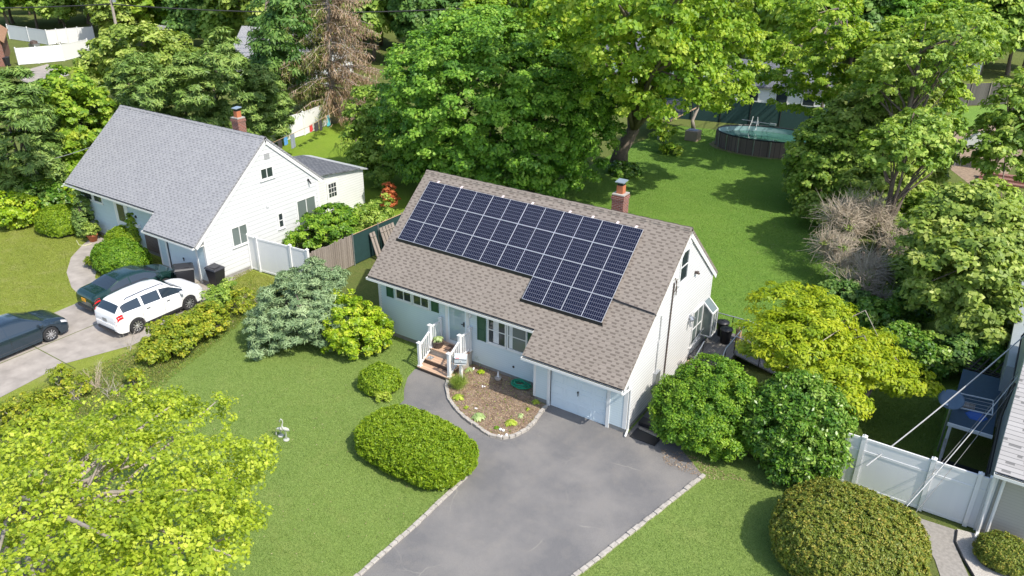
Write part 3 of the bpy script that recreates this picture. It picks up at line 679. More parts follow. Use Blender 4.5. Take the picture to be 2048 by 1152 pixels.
        so_.box(X(-L+.05), X(xg+.15), e1[1]+.03, Y(yf), e1[2]-.16, e1[2]-.14); so_.box(X(xg+.02), X(-.06), e2[1]+.03, Y(yg), e2[2]-.16, e2[2]-.14)
        so_.box(X(-L+.02), X(xg), e1[1]+.012, e1[1]+.03, e1[2]-.17, e1[2]-.085); so_.box(X(xg+.01), X(-.01), e2[1]+.012, e2[1]+.03, e2[2]-.17, e2[2]-.085)
        build_each(so_, 'fascia', M['white'], t)
        gu = MB()
        def gutter(x0, x1, e):
            yy = e[1]; z = e[2]-.05
            gu.box(X(x0), X(x1), yy-.115, yy-.10, z-.10, z); gu.box(X(x0), X(x1), yy-.10, yy+.01, z-.10, z-.088)
            gu.box(X(x0), X(x0+.012), yy-.10, yy+.01, z-.088, z); gu.box(X(x1-.012), X(x1), yy-.10, yy+.01, z-.088, z)
        gutter(-L, xg-.005, e1); gu.build('gutter', M['white'], t); gu = MB(); gutter(xg, 0, e2); gu.build('gutter', M['white'], t)
        gi = MB(); gi.box(X(-L+.02), X(xg-.02), e1[1]-.095, e1[1]+.008, e1[2]-.132, e1[2]-.085); gi.box(X(xg+.02), X(-.02), e2[1]-.095, e2[1]+.008, e2[2]-.132, e2[2]-.085)
        build_each(gi, 'gutter_debris', M['core'], t)
        s.e1, s.e2, s.zu, s.gx = e1, e2, zu, gx
    def win(s, face, u0, u1, z0, z1, name='window', frame=0.06, vbars=(), hbars=(), gl='glass', sill=True, fm='white', curtain=None):
        t = s.t; mb = MB(); g = MB(); d = 0.045
        if face == 'f': y = s.oy+s.yf
        if face == 'r': x = s.ox+s.gx
        def bx(m, a0, a1, b0, b1, d0, d1):
            if face == 'f': m.box(s.ox+a0, s.ox+a1, y-d1, y-d0, b0, b1)
            else: m.box(x+d0, x+d1, s.oy+a0, s.oy+a1, b0, b1)
        fr = frame
        bx(mb, u0, u1, z1-fr, z1, 0, d); bx(mb, u0, u1, z0, z0+fr, 0, d); bx(mb, u0, u0+fr, z0+fr, z1-fr, 0, d); bx(mb, u1-fr, u1, z0+fr, z1-fr, 0, d)
        for v in vbars: c = u0+(u1-u0)*v; bx(mb, c-.022, c+.022, z0+fr, z1-fr, 0, d-.008)
        for v in hbars: c = z0+(z1-z0)*v; bx(mb, u0+fr, u1-fr, c-.02, c+.02, 0, d-.012)
        o = mb.build(name, M[fm], t)
        bx(g, u0+fr, u1-fr, z0+fr, z1-fr, 0.001, 0.016); g.build('pane', M[gl], o)
        if curtain:
            cu = MB()
            for (a, b) in curtain:
                n = 7; w0 = u0+fr+(u1-u0-2*fr)*a; w1 = u0+fr+(u1-u0-2*fr)*b
                for i in range(n): bx(cu, w0+(w1-w0)*i/n, w0+(w1-w0)*(i+0.8)/n, z0+fr+.02, z1-fr-.01, 0.0165, 0.02)
            cu.build('curtain', M['fabric_w'], o)
        if sill: q = MB(); bx(q, u0-.03, u1+.03, z0-.04, z0, 0, d+.02); q.build('sill', M[fm], o)
        return o
garage_panels = {'white_cape_house': True}
M['gdoor'] = mat('pale_garage_door', (0.66, 0.74, 0.79), 0.4, var=0.03)

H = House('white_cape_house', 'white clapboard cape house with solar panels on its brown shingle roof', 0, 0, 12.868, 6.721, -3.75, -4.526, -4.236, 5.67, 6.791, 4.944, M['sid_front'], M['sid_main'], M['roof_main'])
t = H.t
H.win('f', -11.78, -10.85, 2.0, 2.62, vbars=(.5,)); H.win('f', -10.80, -9.87, 2.0, 2.62, vbars=(.5,))
def shutter(h, x0, x1, z0, z1, panels=2):
    y = h.oy+h.yf; mb = MB(); mb.box(h.ox+x0, h.ox+x1, y-.03, y, z0, z1)
    n = panels; dz = (z1-z0)/n
    for i in range(n):
        a, b = z0+dz*i+.06, z0+dz*(i+1)-.06
        mb.box(h.ox+x0+.07, h.ox+x1-.07, y-.042, y-.03, a+.03, b-.03)
        mb.box(h.ox+x0, h.ox+x0+.05, y-.045, y-.03, a-.06, b+.06); mb.box(h.ox+x1-.05, h.ox+x1, y-.045, y-.03, a-.06, b+.06)
    mb.build('shutter', M['green'], h.t)
shutter(H, -12.30, -11.92, 1.98, 2.62, 1); shutter(H, -9.76, -9.38, 1.98, 2.62, 1)
shutter(H, -7.34, -6.92, 1.35, 2.62); shutter(H, -4.86, -4.44, 1.35, 2.62)
H.win('f', -6.82, -5.90, 1.38, 2.66, hbars=(.5,), gl='glass', curtain=[(.28, .62)]); H.win('f', -5.86, -4.90, 1.38, 2.66, hbars=(.5,), gl='glass_c', curtain=[(.05, .25)])
# front door
yf = H.yf; mb = MB(); x0, x1, z0, z1 = -8.86, -7.90, 0.80, 2.84
mb.box(x0-.14, x0, yf-.05, yf, 0.72, z1+.1); mb.box(x1, x1+.14, yf-.05, yf, 0.72, z1+.1); mb.box(x0, x1, yf-.05, yf, z1, z1+.1); mb.box(x0, x1, yf-.05, yf, .72, z0)
fr = mb.build('door_frame', M['white'], t)
mb = MB(); mb.box(x0, x1, yf-.03, yf, z0, z1); 
for a, b, c_, d_ in ((x0, x0+.07, z0, z1), (x1-.07, x1, z0, z1), (x0+.07, x1-.07, z1-.08, z1), (x0+.07, x1-.07, z0, z0+.1)): mb.box(a, b, yf-.045, yf-.03, c_, d_)
dr = mb.build('door', M['gdoor'], t)
MB().box(x0+.07, x1-.07, yf-.037, yf-.031, z0+.1, z1-.08).build('pane', M['glass_p'], dr)
mb = MB(); mb.box(x1-.13, x1-.09, yf-.08, yf-.045, 1.75, 1.95); mb.box(x1-.22, x1-.09, yf-.10, yf-.08, 1.83, 1.86); mb.build('handle', M['black'], dr)
MB().lathe((-7.62, yf-.14, 2.42), [(0.03, .12), (0.075, 0.02), (0.085, 0), (0.05, -0.06), (0.01, -0.09)]).box(-7.66, -7.58, yf-.13, yf, 2.5, 2.54).build('wall_lamp', M['white'], t)
MB().tube([(-5.55, yf-.02, .62), (-5.55, yf+.01, .62)], .05, 10).build('vent_hole', M['black'], t)
# gable side windows
H.win('r', -0.72, 0.12, 4.60, 5.95, hbars=(.5,), frame=.075)
H.win('r', 1.40, 2.55, 0.85, 2.55, name='patio_window', vbars=(.5,), hbars=(.48,), frame=.07, gl='glass_c')
mb = MB()
for i in range(9):
    z = 5.95+.09*i if False else 6.02+.045*i; hw = max(.03, (6.72-.12-z)/TA-.12)
    if z < 6.5: mb.box(-0.069, -0.04, 0.02, 0.02+min(.34, hw), z, z+.02)
mb.build('gable_vent', M['white'], t)
# greenhouse bay window beyond the patio window
gx = H.gx; mb = MB(); a0, a1, zb0, zb1, zt, pr = 2.62, 3.20+.02, .95, 2.05, 2.5, .45
def edge(p, q): mb.bar(p, q, .05, .05)
c0 = [(gx, a0, zb0), (gx+pr, a0, zb0), (gx+pr, a1, zb0), (gx, a1, zb0)]; c1 = [(gx, a0, zt), (gx+pr, a0, zb1), (gx+pr, a1, zb1), (gx, a1, zt)]
for q in (c0, c1): edge(q[0], q[1]); edge(q[1], q[2]); edge(q[2], q[3])
for i in range(4): edge(c0[i], c1[i])
edge((gx+pr, (a0+a1)/2, zb0), (gx+pr, (a0+a1)/2, zb1)); mb.box(gx, gx+pr, a0, a1, zb0-.03, zb0)
bw = mb.build('bay_window', M['white'], t)
mb = MB(); mb.plate([c0[1], c0[2], c1[2], c1[1]], (-.01, 0, 0)); mb.plate([c0[0], c0[1], c1[1], c1[0]], (0, .01, 0)); mb.plate([c1[0], c1[1], c1[2], c1[3]], (0, 0, -.012)); mb.plate([c0[3], c0[2], c1[2], c1[3]], (0, -.01, 0))
mb.build('pane', M['glass_c'], bw)
# lamps, meter, conduits, downspout on the sunny side
MB().box(gx, gx+.05, .98, 1.08, 4.45, 4.55).bar((gx+.05, 1.03, 4.5), (gx+.16, 1.0, 4.55), .09).bar((gx+.05, 1.05, 4.48), (gx+.15, 1.15, 4.42), .07).build('flood_light', M['pot'], t)
MB().box(gx, gx+.06, .95, 1.07, 2.45, 2.6).bar((gx+.05, .98, 2.5), (gx+.2, .88, 2.42), .1).bar((gx+.05, 1.02, 2.5), (gx+.2, 1.12, 2.42), .1).bar((gx+.04, .9, 2.4), (gx+.16, .85, 2.15), .07).build('flood_light', M['metal'], t)
MB().tube([(gx+.03, -2.12, 3.9), (gx+.03, -2.12, 2.9), (gx+.03, -2.18, 2.8), (gx+.03, -2.2, 0.9)], .025, 6).build('conduit', M['cable'], t)
MB().tube([(gx+.04, -1.2, 4.9), (gx+.04, -1.25, 3.5), (gx+.04, -1.28, .9)], .028, 6).tube([(gx+.05, -1.0, 5.0), (gx+.09, -1.05, 4.6), (gx+.05, -.95, 4.3)], .02, 5).tube([(gx+.05, -1.2, 5.1), (gx+.1, -1.1, 4.8), (gx+.06, -1.12, 4.5)], .018, 5).build('service_cable', M['pot'], t)
MB().box(gx, gx+.14, -2.35, -1.95, .75, 1.5).build('meter_box', M['metal'], t)
yg = H.yg; e2 = H.e2
MB().tube([(-.06, e2[1]-.05, e2[2]-.16), (-.02, e2[1]+.02, e2[2]-.24), (gx+.07, yg+.05, 2.0), (gx+.07, yg+.06, .22), (gx+.09, yg-.1, .1), (gx+.1, yg-.22, .05)], .042, 8).build('downspout', M['white'], t)
# chimneys
def chimney(h, x, y, zt, w_=.52, d_=.52, cap='flat', sc=1.0):
    t = h.t if h else None; X, Y = h.ox+x, h.oy+y
    mb = MB(); mb.box(X-w_/2, X+w_/2, Y-d_/2, Y+d_/2, 5.0, zt); mb.box(X-w_/2-.03, X+w_/2+.03, Y-d_/2-.03, Y+d_/2+.03, zt-.18, zt-.06)
    c = mb.build('chimney', M['brick'], t)
    MB().box(X-w_/2-.01, X+w_/2+.01, Y-d_/2-.01, Y+d_/2+.01, zt, zt+.05).build('crown', M['stone'], c)
    MB().box(X-.14, X+.14, Y-.14, Y+.14, zt+.05, zt+.38).build('flue', M['terracotta'], c)
    MB().box(X-.12, X+.12, Y-.12, Y+.12, zt+.38, zt+.52).build('flue_screen', M['blackmetal'], c)
    mb = MB(); mb.obox((X, Y, zt+.55), (1, 0, 0), (0, 1, .12), (0, -.12, 1), .20, .20, .018); mb.build('flue_cap', M['zinc'], c)
chimney(H, -3.60, 1.15, 7.05)
# solar panels on the front slope
def solarmat():
    m, N, L, b = newmat('solar_cells'); u, v, uv = uvxy(N, L)
    t = N.new('ShaderNodeTexCoord'); s = N.new('ShaderNodeSeparateXYZ'); L.new(t.outputs['UV'], s.inputs[0])
    cx = mth(N, L, 'FRACT', mth(N, L, 'MULTIPLY', s.outputs[0], 20)); cy = mth(N, L, 'FRACT', mth(N, L, 'MULTIPLY', s.outputs[1], 6))
    cw = mth(N, L, 'LESS_THAN', cx, 0.11); cw2 = mth(N, L, 'LESS_THAN', cy, 0.075)
    mid_ = mth(N, L, 'LESS_THAN', mth(N, L, 'ABSOLUTE', mth(N, L, 'SUBTRACT', s.outputs[0], 0.5033)), 0.009)
    g = mth(N, L, 'MAXIMUM', mth(N, L, 'MAXIMUM', cw, cw2), mid_)
    c = mixc(N, L, noise(N, L, 3, 3), (0.004, 0.005, 0.018), (0.008, 0.010, 0.028))
    L.new(mixc(N, L, mid_, mixc(N, L, g, c, (0.17, 0.18, 0.23)), (0.42, 0.43, 0.48)), b.inputs['Base Color'])
    b.inputs['Roughness'].default_value = 0.2; b.inputs['Specular IOR Level'].default_value = 0.22; return m
M['solar'] = solarmat()
M['frame'] = mat('pale_alloy_frame', (0.50, 0.51, 0.54), 0.4, metal=0.4, var=0.0)
PW, PH = 1.755, 1.029
for r_ in range(4):
    for c_ in range(6):
        if r_ == 3 and c_ < 4: continue
        xa = -12.286+c_*PW+.004; xb = xa+PW-.008; sa = .566+r_*PH+.004; sb = sa+PH-.008
        def q(x, s_, n): return np.array(H.rp(x, s_, -1, n))
        nv = q(0, 0, 1)-q(0, 0, 0); f_ = .013; mb = MB()
        for (a, b, c0_, d0_) in ((xa, xb, sa, sa+f_), (xa, xb, sb-f_, sb), (xa, xa+f_, sa+f_, sb-f_), (xb-f_, xb, sa+f_, sb-f_)):
            mb.plate([q(a, c0_, .12), q(b, c0_, .12), q(b, d0_, .12), q(a, d0_, .12)], -nv*.04)
        fo = mb.build('solar_panel', M['frame'], t)
        me = bpy.data.meshes.new('cells'); vs = [q(xa+f_, sb-f_, .114), q(xb-f_, sb-f_, .114), q(xb-f_, sa+f_, .114), q(xa+f_, sa+f_, .114)]
        vs += [p-nv*.02 for p in vs]
        me.from_pydata([tuple(p-org(fo)) for p in vs], [], [(0, 1, 2, 3), (7, 6, 5, 4), (1, 0, 4, 5), (2, 1, 5, 6), (3, 2, 6, 7), (0, 3, 7, 4)])
        ul = me.uv_layers.new(name='uv'); ul.data.foreach_set('uv', [0,0, 1,0, 1,1, 0,1]+[0.03, .03]*20); me.materials.append(M['solar'])
        link('solar_cells', me, fo)
mb = MB(); q = lambda x, s_, n: np.array(H.rp(x, s_, -1, n)); nv = q(0, 0, 1)-q(0, 0, 0)
for xa, xb, s_ in ((-12.40, -12.286+4*PW, .566+3*PH), (-12.286+4*PW-.1, -12.286+6*PW+.05, .566+4*PH)):
    mb.plate([q(xa, s_+.005, .12), q(xb, s_+.005, .12), q(xb, s_+.09, .01), q(xa, s_+.09, .01)], -nv*.01)
for s_ in [.566+PH*(i+.3) for i in range(4)]+[.566+PH*(i+.7) for i in range(4)]:
    mb.plate([q(-12.2 if s_ < .566+3*PH else -12.2+4*PW, s_, .07), q(-12.35+6*PW, s_, .07), q(-12.35+6*PW, s_+.04, .07), q(-12.2 if s_ < .566+3*PH else -12.2+4*PW, s_+.04, .07)], -nv*.06)
mb.build('panel_skirt', M['black'], t)
mb = MB()
for x in (-11.9, -10.6, -8.4, -6.9, -5.1, -4.05, -2.95, -2.15):
    mb.plate([q(x, .43, .05), q(x+.1, .43, .05), q(x+.1, .57, .11), q(x, .57, .11)], -nv*.012)
build_each(mb, 'panel_bracket', mat('pink_white_flashing', (.75, .62, .62), .5), t)
mb = MB(); mb.tube([q(-1.80, 3.62, .05), q(-1.5, 3.66, .04), q(-.05, 3.75, .04), q(.03, 3.78, -.05)], .026, 6)
mb.box(-1.92, -1.80, q(0, 3.62, 0)[1]-.06, q(0, 3.62, 0)[1]+.06, q(0, 3.62, 0)[2], q(0, 3.62, 0)[2]+.1); mb.build('roof_conduit', M['black'], t)

# grey neighbour house
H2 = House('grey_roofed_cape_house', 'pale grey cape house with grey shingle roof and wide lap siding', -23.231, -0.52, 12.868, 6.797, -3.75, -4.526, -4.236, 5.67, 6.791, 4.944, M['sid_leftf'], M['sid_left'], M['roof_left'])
H2.win('f', -12.1, -11.2, 2.15, 2.72); H2.win('f', -11.1, -10.2, 2.15, 2.72); H2.win('f', -5.55, -4.6, 1.45, 2.7, hbars=(.5,)); 
H2.win('r', -.62, .32, 4.55, 5.25, vbars=(.5,), frame=.1)
H2.win('r', -2.9, -1.85, 1.55, 2.65, vbars=(.5,), frame=.07, gl='glass_c'); H2.win('r', 0.15, 0.6, 1.6, 2.55, hbars=(.5,), frame=.1)
H2.win('r', 1.55, 3.0, 1.0, 2.85, name='sliding_window', vbars=(.5,), frame=.08, gl='glass_c')
t2 = H2.t; X = lambda x: H2.ox+x; Y = lambda y: H2.oy+y
mb = MB(); mb.box(X(-8.9), X(-7.9), Y(H2.yf)-.05, Y(H2.yf), .55, 2.62); mb.box(X(-9.05), X(-8.9), Y(H2.yf)-.06, Y(H2.yf), .5, 2.7); mb.box(X(-7.9), X(-7.75), Y(H2.yf)-.06, Y(H2.yf), .5, 2.7); d2 = mb.build('door', M['white'], t2)
MB().box(X(-8.75), X(-8.1), Y(H2.yf)-.062, Y(H2.yf)-.05, 1.5, 2.5).build('pane', M['glass'], d2)
MB().box(X(-8.02), X(-7.95), Y(H2.yf)-.1, Y(H2.yf)-.05, 1.4, 1.52).build('handle', M['black'], d2)
MB().tube([(X(-7.1), Y(H2.yf)-.05, 2.05), (X(-7.1), Y(H2.yf), 2.05)], .08, 12).build('wall_plaque', M['black'], t2)
MB().box(X(-7.35), X(-6.85), Y(H2.yf)-.12, Y(H2.yf), 1.45, 1.62).build('letter_box', M['white'], t2)
MB().box(X(-6.6), X(-4.2), Y(H2.yf)-.02, Y(H2.yf), .21, 1.35).build('brick_veneer', brick('brown_brick', (.22, .16, .13), (.16, .11, .09), (.25, .21, .18)), t2)
mb = MB()
for i in range(6): mb.box(H2.ox+H2.gx+.001, H2.ox+H2.gx+.03, Y(-.17), Y(.17), 5.62+.055*i, 5.65+.055*i)
mb.build('gable_vent', M['cable'], t2)
MB().box(H2.ox+H2.gx, H2.ox+H2.gx+.06, Y(-.45), Y(-.3), 3.05, 3.2).build('vent_cover', M['white'], t2)
MB().box(H2.ox+H2.gx, H2.ox+H2.gx+.05, Y(2.55), Y(2.65), 3.75, 3.85).bar((H2.ox+H2.gx+.05, Y(2.6), 3.8), (H2.ox+H2.gx+.2, Y(2.62), 3.6), .06).build('flood_light', M['black'], t2)
chimney(H2, -3.3, 1.0, 7.15, .55, .5)
MB().tube([(X(-12.8), Y(H2.yf)-.3, 2.9), (X(-12.82), Y(H2.yf)-.06, 2.6), (X(-12.82), Y(H2.yf)-.06, .2)], .045, 8).build('downspout', M['white'], t2)
# lean-to at the rear of the grey house
mb = MB(); mb.box(-30.3, -25.45, 3.0, 8.6, 0, 2.35); ex = mb.build('rear_extension', siding('narrow_pale_siding', (.70, .71, .70), .16, .7), t2)
mb = MB(); mb.plate([(-30.5, 3.0, 3.25), (-25.25, 3.0, 3.25), (-25.25, 8.2, 2.60), (-30.5, 8.2, 2.60)], (0, 0, -.08)); mb.build('roof', M['roof_dark'], ex)
mb = MB(); mb.plate([(-30.5, 8.2, 2.60), (-25.25, 8.2, 2.60), (-25.25, 8.9, 2.42), (-30.5, 8.9, 2.42)], (0, 0, -.08)); mb.build('roof', mat('pale_roof_sheet', (.45, .47, .48), .6), ex)
mb = MB(); mb.plate([(-25.45, 3.0, 2.35), (-25.45, 8.6, 2.35), (-25.45, 8.6, 2.38), (-25.45, 6.9, 2.66), (-25.45, 3.0, 3.16)], (-.1, 0, 0)); mb.build('gable_infill', siding('narrow_pale_siding_b', (.70, .71, .70), .16, .7), ex)
mb = MB(); mb.box(-25.45, -25.40, 5.35, 6.35, .9, 2.35); dd2 = mb.build('door', M['white'], ex)
mb = MB()
for i in range(3):
    for j in range(3): mb.box(-25.40, -25.39, 5.5+.22*i, 5.68+.22*i, 1.35+.3*j, 1.6+.3*j)
mb.build('pane', M['glass'], dd2)

# right neighbour house (only its left part is in view)
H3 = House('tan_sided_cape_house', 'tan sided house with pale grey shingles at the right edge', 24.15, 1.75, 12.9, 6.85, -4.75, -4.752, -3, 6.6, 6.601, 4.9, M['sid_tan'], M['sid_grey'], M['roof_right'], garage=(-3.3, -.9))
H3.win('f', -11.6, -10.6, 1.1, 2.5, frame=.1); t3 = H3.t; xl = 24.15-12.9
MB().tube([(xl+.06, -3.25, 2.46), (xl+.06, -3.12, 2.25), (xl+.1, -3.09, .15), (xl+.1, -3.35, .06)], .05, 8).tube([(xl+.32, -3.08, 2.45), (xl+.32, -3.08, .1)], .05, 8).build('downspout', M['white'], t3)
MB().box(xl-.2, xl+.3, H3.oy+2.0, H3.oy+14, 0, 2.6).build('rear_wing', M['sid_grey'], t3)
MB().box(xl-.02, xl+.06, 2.4, 2.7, 4.6, 5.0).tube([(xl+.02, 2.5, 4.8), (xl-.1, 2.6, 4.4), (xl-.05, 2.2, 3.8), (xl, 1.6, 3.2), (xl-.05, 1.3, 2.0), (xl, 0.6, 1.0), (xl-.03, -1.2, .8)], .03, 5).tube([(xl-.02, 0, 3.9), (xl-.12, -.6, 2.9), (xl-.04, -2.0, 1.6)], .04, 5).build('service_mast', M['cable_d'], t3)

# ------------------------------------------------------------------ vegetation
def ppm(p): return FPX/((np.array(p)-CAM)@fw)
def blobsat(base, l):
    """crown lobes surveyed as (px, py, height, half width in px, half height in m, depth factor)"""
    out = []
    for (x, y, z, rpx, rz, *df) in l:
        p = at(x, y, z); r = rpx/ppm(p); out.append((p[0]-base[0], p[1]-base[1], z, r*(df[0] if df else 1), r*(df[0] if df else 1), rz))
    return out
def treeP(name, label, cat_, bpx, lobes, lm, **k):
    b = at(*bpx) if len(bpx) == 2 else np.array([bpx[0], bpx[1], 0.])
    return tree(name, label, cat_, b, blobsat(b, lobes), lm, **k)

treeP('maple_tree', 'large dense green maple tree behind the solar panelled house', 'tree', (985, 330),
      [(985, 210, 6.0, 225, 5.8), (865, 250, 4.2, 110, 3.8), (1120, 260, 4.4, 118, 3.9), (1120, 175, 6.4, 105, 3.4), (970, 110, 9.0, 130, 2.9), (1070, 150, 7.8, 110, 2.8), (900, 320, 2.8, 95, 2.6), (1050, 325, 2.8, 115, 2.6)],
      'maple', n=2000, per=85, rc=0.62, L=0.22, W=0.16, jit=.4, r0=0.4, nl=12, inner=0.1)
treeP('spring_maple_tree', 'tall tree with lime leaves and thick forked trunk beside the back lawn', 'tree', (1235, 335),
      [(1290, 120, 10.0, 150, 3.6), (1150, 60, 10.5, 95, 2.8), (1410, 110, 9.5, 110, 3.2), (1290, 30, 13, 150, 3.0), (1140, 10, 13, 110, 2.6), (1440, 20, 12.5, 100, 2.8), (1285, 185, 7.2, 52, 1.8), (1440, 180, 6.8, 60, 1.4)],
      'limedeep', n=760, per=80, rc=0.6, L=0.25, W=0.19, jit=.6, r0=0.62, nl=40, inner=0.2, trunk_top=(1.5, 1.5, 9), wob=0.3)
t_ = treeP('foreground_maple_tree', 'maple with yellow green leaves and bare limbs in the near left corner of the lawn', 'tree', (-8.7, -21.6, 0),
      [(200, 960, 5.0, 200, 0.9), (420, 960, 5.0, 120, 0.8), (60, 930, 4.6, 110, 0.9), (120, 1080, 5.2, 170, 1.0), (330, 1090, 5.2, 150, 0.9), (450, 1060, 4.6, 85, 0.9), (250, 850, 4.4, 130, 0.7), (360, 850, 4.2, 110, 0.6), (470, 930, 4.4, 75, 0.7), (110, 850, 4.2, 60, .5), (160, 1230, 5.5, 250, 1.0)],
      'lime', n=1000, per=34, rc=0.29, L=0.105, W=0.08, bark='bark_pale', r0=0.26, nl=46, inner=0.5, trunk_top=(0.3, 0.5, 4.0), seg=5, wob=0.2, jit=0.6, flat=0.75)
# blue-grey spreading juniper and laurel by the front wall
b = at(600, 672)
tree('spreading_juniper', 'wide blue grey juniper mound at the left end of the white house', 'shrub', b,
     blobsat(b, [(600, 620, 1.5, 85, 1.5), (545, 655, .9, 62, .9), (640, 560, 2.4, 50, .9), (655, 640, 1.2, 60, 1.2), (520, 690, .4, 35, .5), (600, 585, 2.0, 60, 1.0)]), 'spruce',
     n=460, per=105, rc=0.30, L=0.20, W=0.042, spray=True, r0=0.12, nl=12, inner=0.3, flat=0.5, crown='foliage', droop=0.1, jit=0.5)
b = at(715, 700)
bush('laurel_bush', 'rounded yellow green laurel bush in front of the blue grey juniper', b, blobsat(b, [(715, 660, 1.0, 62, 1.05), (700, 640, 1.5, 48, .9), (740, 675, .7, 40, .7), (680, 680, .6, 38, .6), (690, 600, 2.0, 26, .45)]), 'laurel', n=250, per=60, rc=0.26, L=0.15, W=0.07, cat='bush')
c = at(759, 758, .45); shrub('round_bush', 'small clipped ball bush beside the curved front walk', c, .78, .74, .98, 'oval', k=16000, L=.075, W=.04)
c = at(830, 888, .55); shrub('oval_hedge', 'large clipped oval hedge between front lawn and driveway', c, 2.28, 1.38, 1.2, 'oval', k=120000, L=.10, W=.042, ex=2.7, amp=.03, spray=True, yaw=-.05, bumpy=.13, depth=.16)
c = at(765, 793, .1); bush('daylily_clump', 'low yellow green clump tucked between ball bush and oval hedge', c, [(0, 0, .18, .36, .28, .16)], 'hosta', n=30, per=20, rc=.16, L=.18, W=.04, cat='plant')
tree('big_yew', 'large rounded dark green yew against the sunny side of the garage', 'shrub', (2.5, -3.15), [(-.5, -.2, 1.2, 1.55, 1.45, 1.2), (0, 0, 1.35, 1.55, 1.4, 1.35), (-.55, -.5, 1.0, 1.25, 1.15, 1.0), (.6, -.7, .9, 1.15, 1.0, .95), (-.3, .5, 2.1, 1.1, 1.0, .85), (.5, .1, 2.3, .95, .9, .75), (-.9, .2, 1.5, .9, .9, .9)],
     'yew', n=900, per=110, rc=.24, L=.105, W=.055, spray=True, droop=.5, r0=.1, nl=10, inner=.12, jit=.5, crown='foliage', flat=.85)
tree('camellia_bush', 'tall glossy leaved bush at the start of the white fence', 'shrub', (5.55, -2.8), [(-.4, -.2, 1.6, 1.5, 1.2, 1.4), (0, 0, 1.5, 1.5, 1.25, 1.5), (.5, -.5, 1.1, 1.25, .95, 1.1), (-.6, -.3, 1.3, 1.1, 1.0, 1.2), (-.2, .2, 2.5, 1.05, .95, .8), (.7, .2, 2.1, .9, .9, .9), (.2, -.9, .7, 1.0, .8, .7)],
     'glossy', n=620, per=85, rc=.30, L=.15, W=.075, r0=.12, nl=16, inner=.15, jit=.7, crown='foliage', flat=.9)
c = at(1700, 1068, 1.0); shrub('bronze_boxwood', 'big round bronze tinged boxwood in front of the white fence', c, 2.1, 2.0, 1.95, 'box', k=170000, L=.085, W=.04, ex=2.3, amp=.03, bumpy=.16, depth=.16)
c = at(2008, 1104, .4); shrub('small_boxwood', 'small olive boxwood ball on pebbles under the tan wall', c, .72, .62, .85, 'box', k=18000, L=.06, W=.035, ex=2.3, amp=.02)
b = at(1640, 800)
tree('golden_locust_tree', 'feathery golden green locust tree beside the ramp', 'tree', b,
     blobsat(b, [(1600, 690, 3.2, 95, 1.0), (1540, 680, 3.0, 60, .8), (1690, 720, 3.0, 75, .8), (1570, 610, 3.6, 62, .8), (1640, 630, 3.6, 60, .8), (1760, 750, 2.6, 55, .6), (1820, 760, 2.4, 48, .4), (1740, 700, 2.8, 55, .6), (1690, 800, 2.4, 45, .6)]),
     'locust', n=400, per=85, rc=.42, L=.17, W=.075, bark='bark_pale', r0=.1, nl=26, inner=.3, flat=.45, jit=.3)
# neighbour's front shrubs
c = at(122, 443, .6); shrub('clipped_yew', 'wide clipped yew at the far end of the grey house front', c, 1.45, 1.2, 1.45, 'oval', k=34000, L=.1, W=.05, amp=.06)
c = at(178, 470); tree('conical_arborvitae', 'tall pointed arborvitae beside the wide clipped yew', 'tree', c, [(0, 0, .7, .68, .68, .8), (0, 0, 1.6, .5, .5, .8), (0, 0, 2.4, .28, .28, .7)], 'cedar', n=170, per=90, rc=.2, L=.1, W=.045, spray=True, droop=.8, r0=.06, nl=4, crown='foliage')
c = at(248, 480, .5); shrub('round_yew', 'round yew between potted plant and grey garage', c, .95, .85, 1.25, 'oval', k=20000, L=.1, W=.05, amp=.06)
c = at(278, 498); tree('conical_arborvitae', 'pointed arborvitae growing against the grey garage', 'tree', c, [(0, 0, .6, .5, .5, .7), (0, 0, 1.35, .36, .36, .7), (0, 0, 1.9, .2, .2, .5)], 'oval', n=90, per=80, rc=.18, L=.1, W=.045, spray=True, droop=.8, r0=.05, nl=4, crown='foliage')
c = at(240, 516, .6); shrub('front_yew', 'bright green yew mound behind the dark green sedan', c, 1.45, 1.2, 1.5, 'yew', k=42000, L=.1, W=.05, amp=.08)
c = at(190, 535); bush('hydrangea', 'low yellowish bush at the bend of the concrete walk', c, [(0, 0, .3, .5, .45, .3), (.5, .2, .3, .4, .4, .28)], 'forsy', n=40, per=35, rc=.18, L=.12, W=.08)
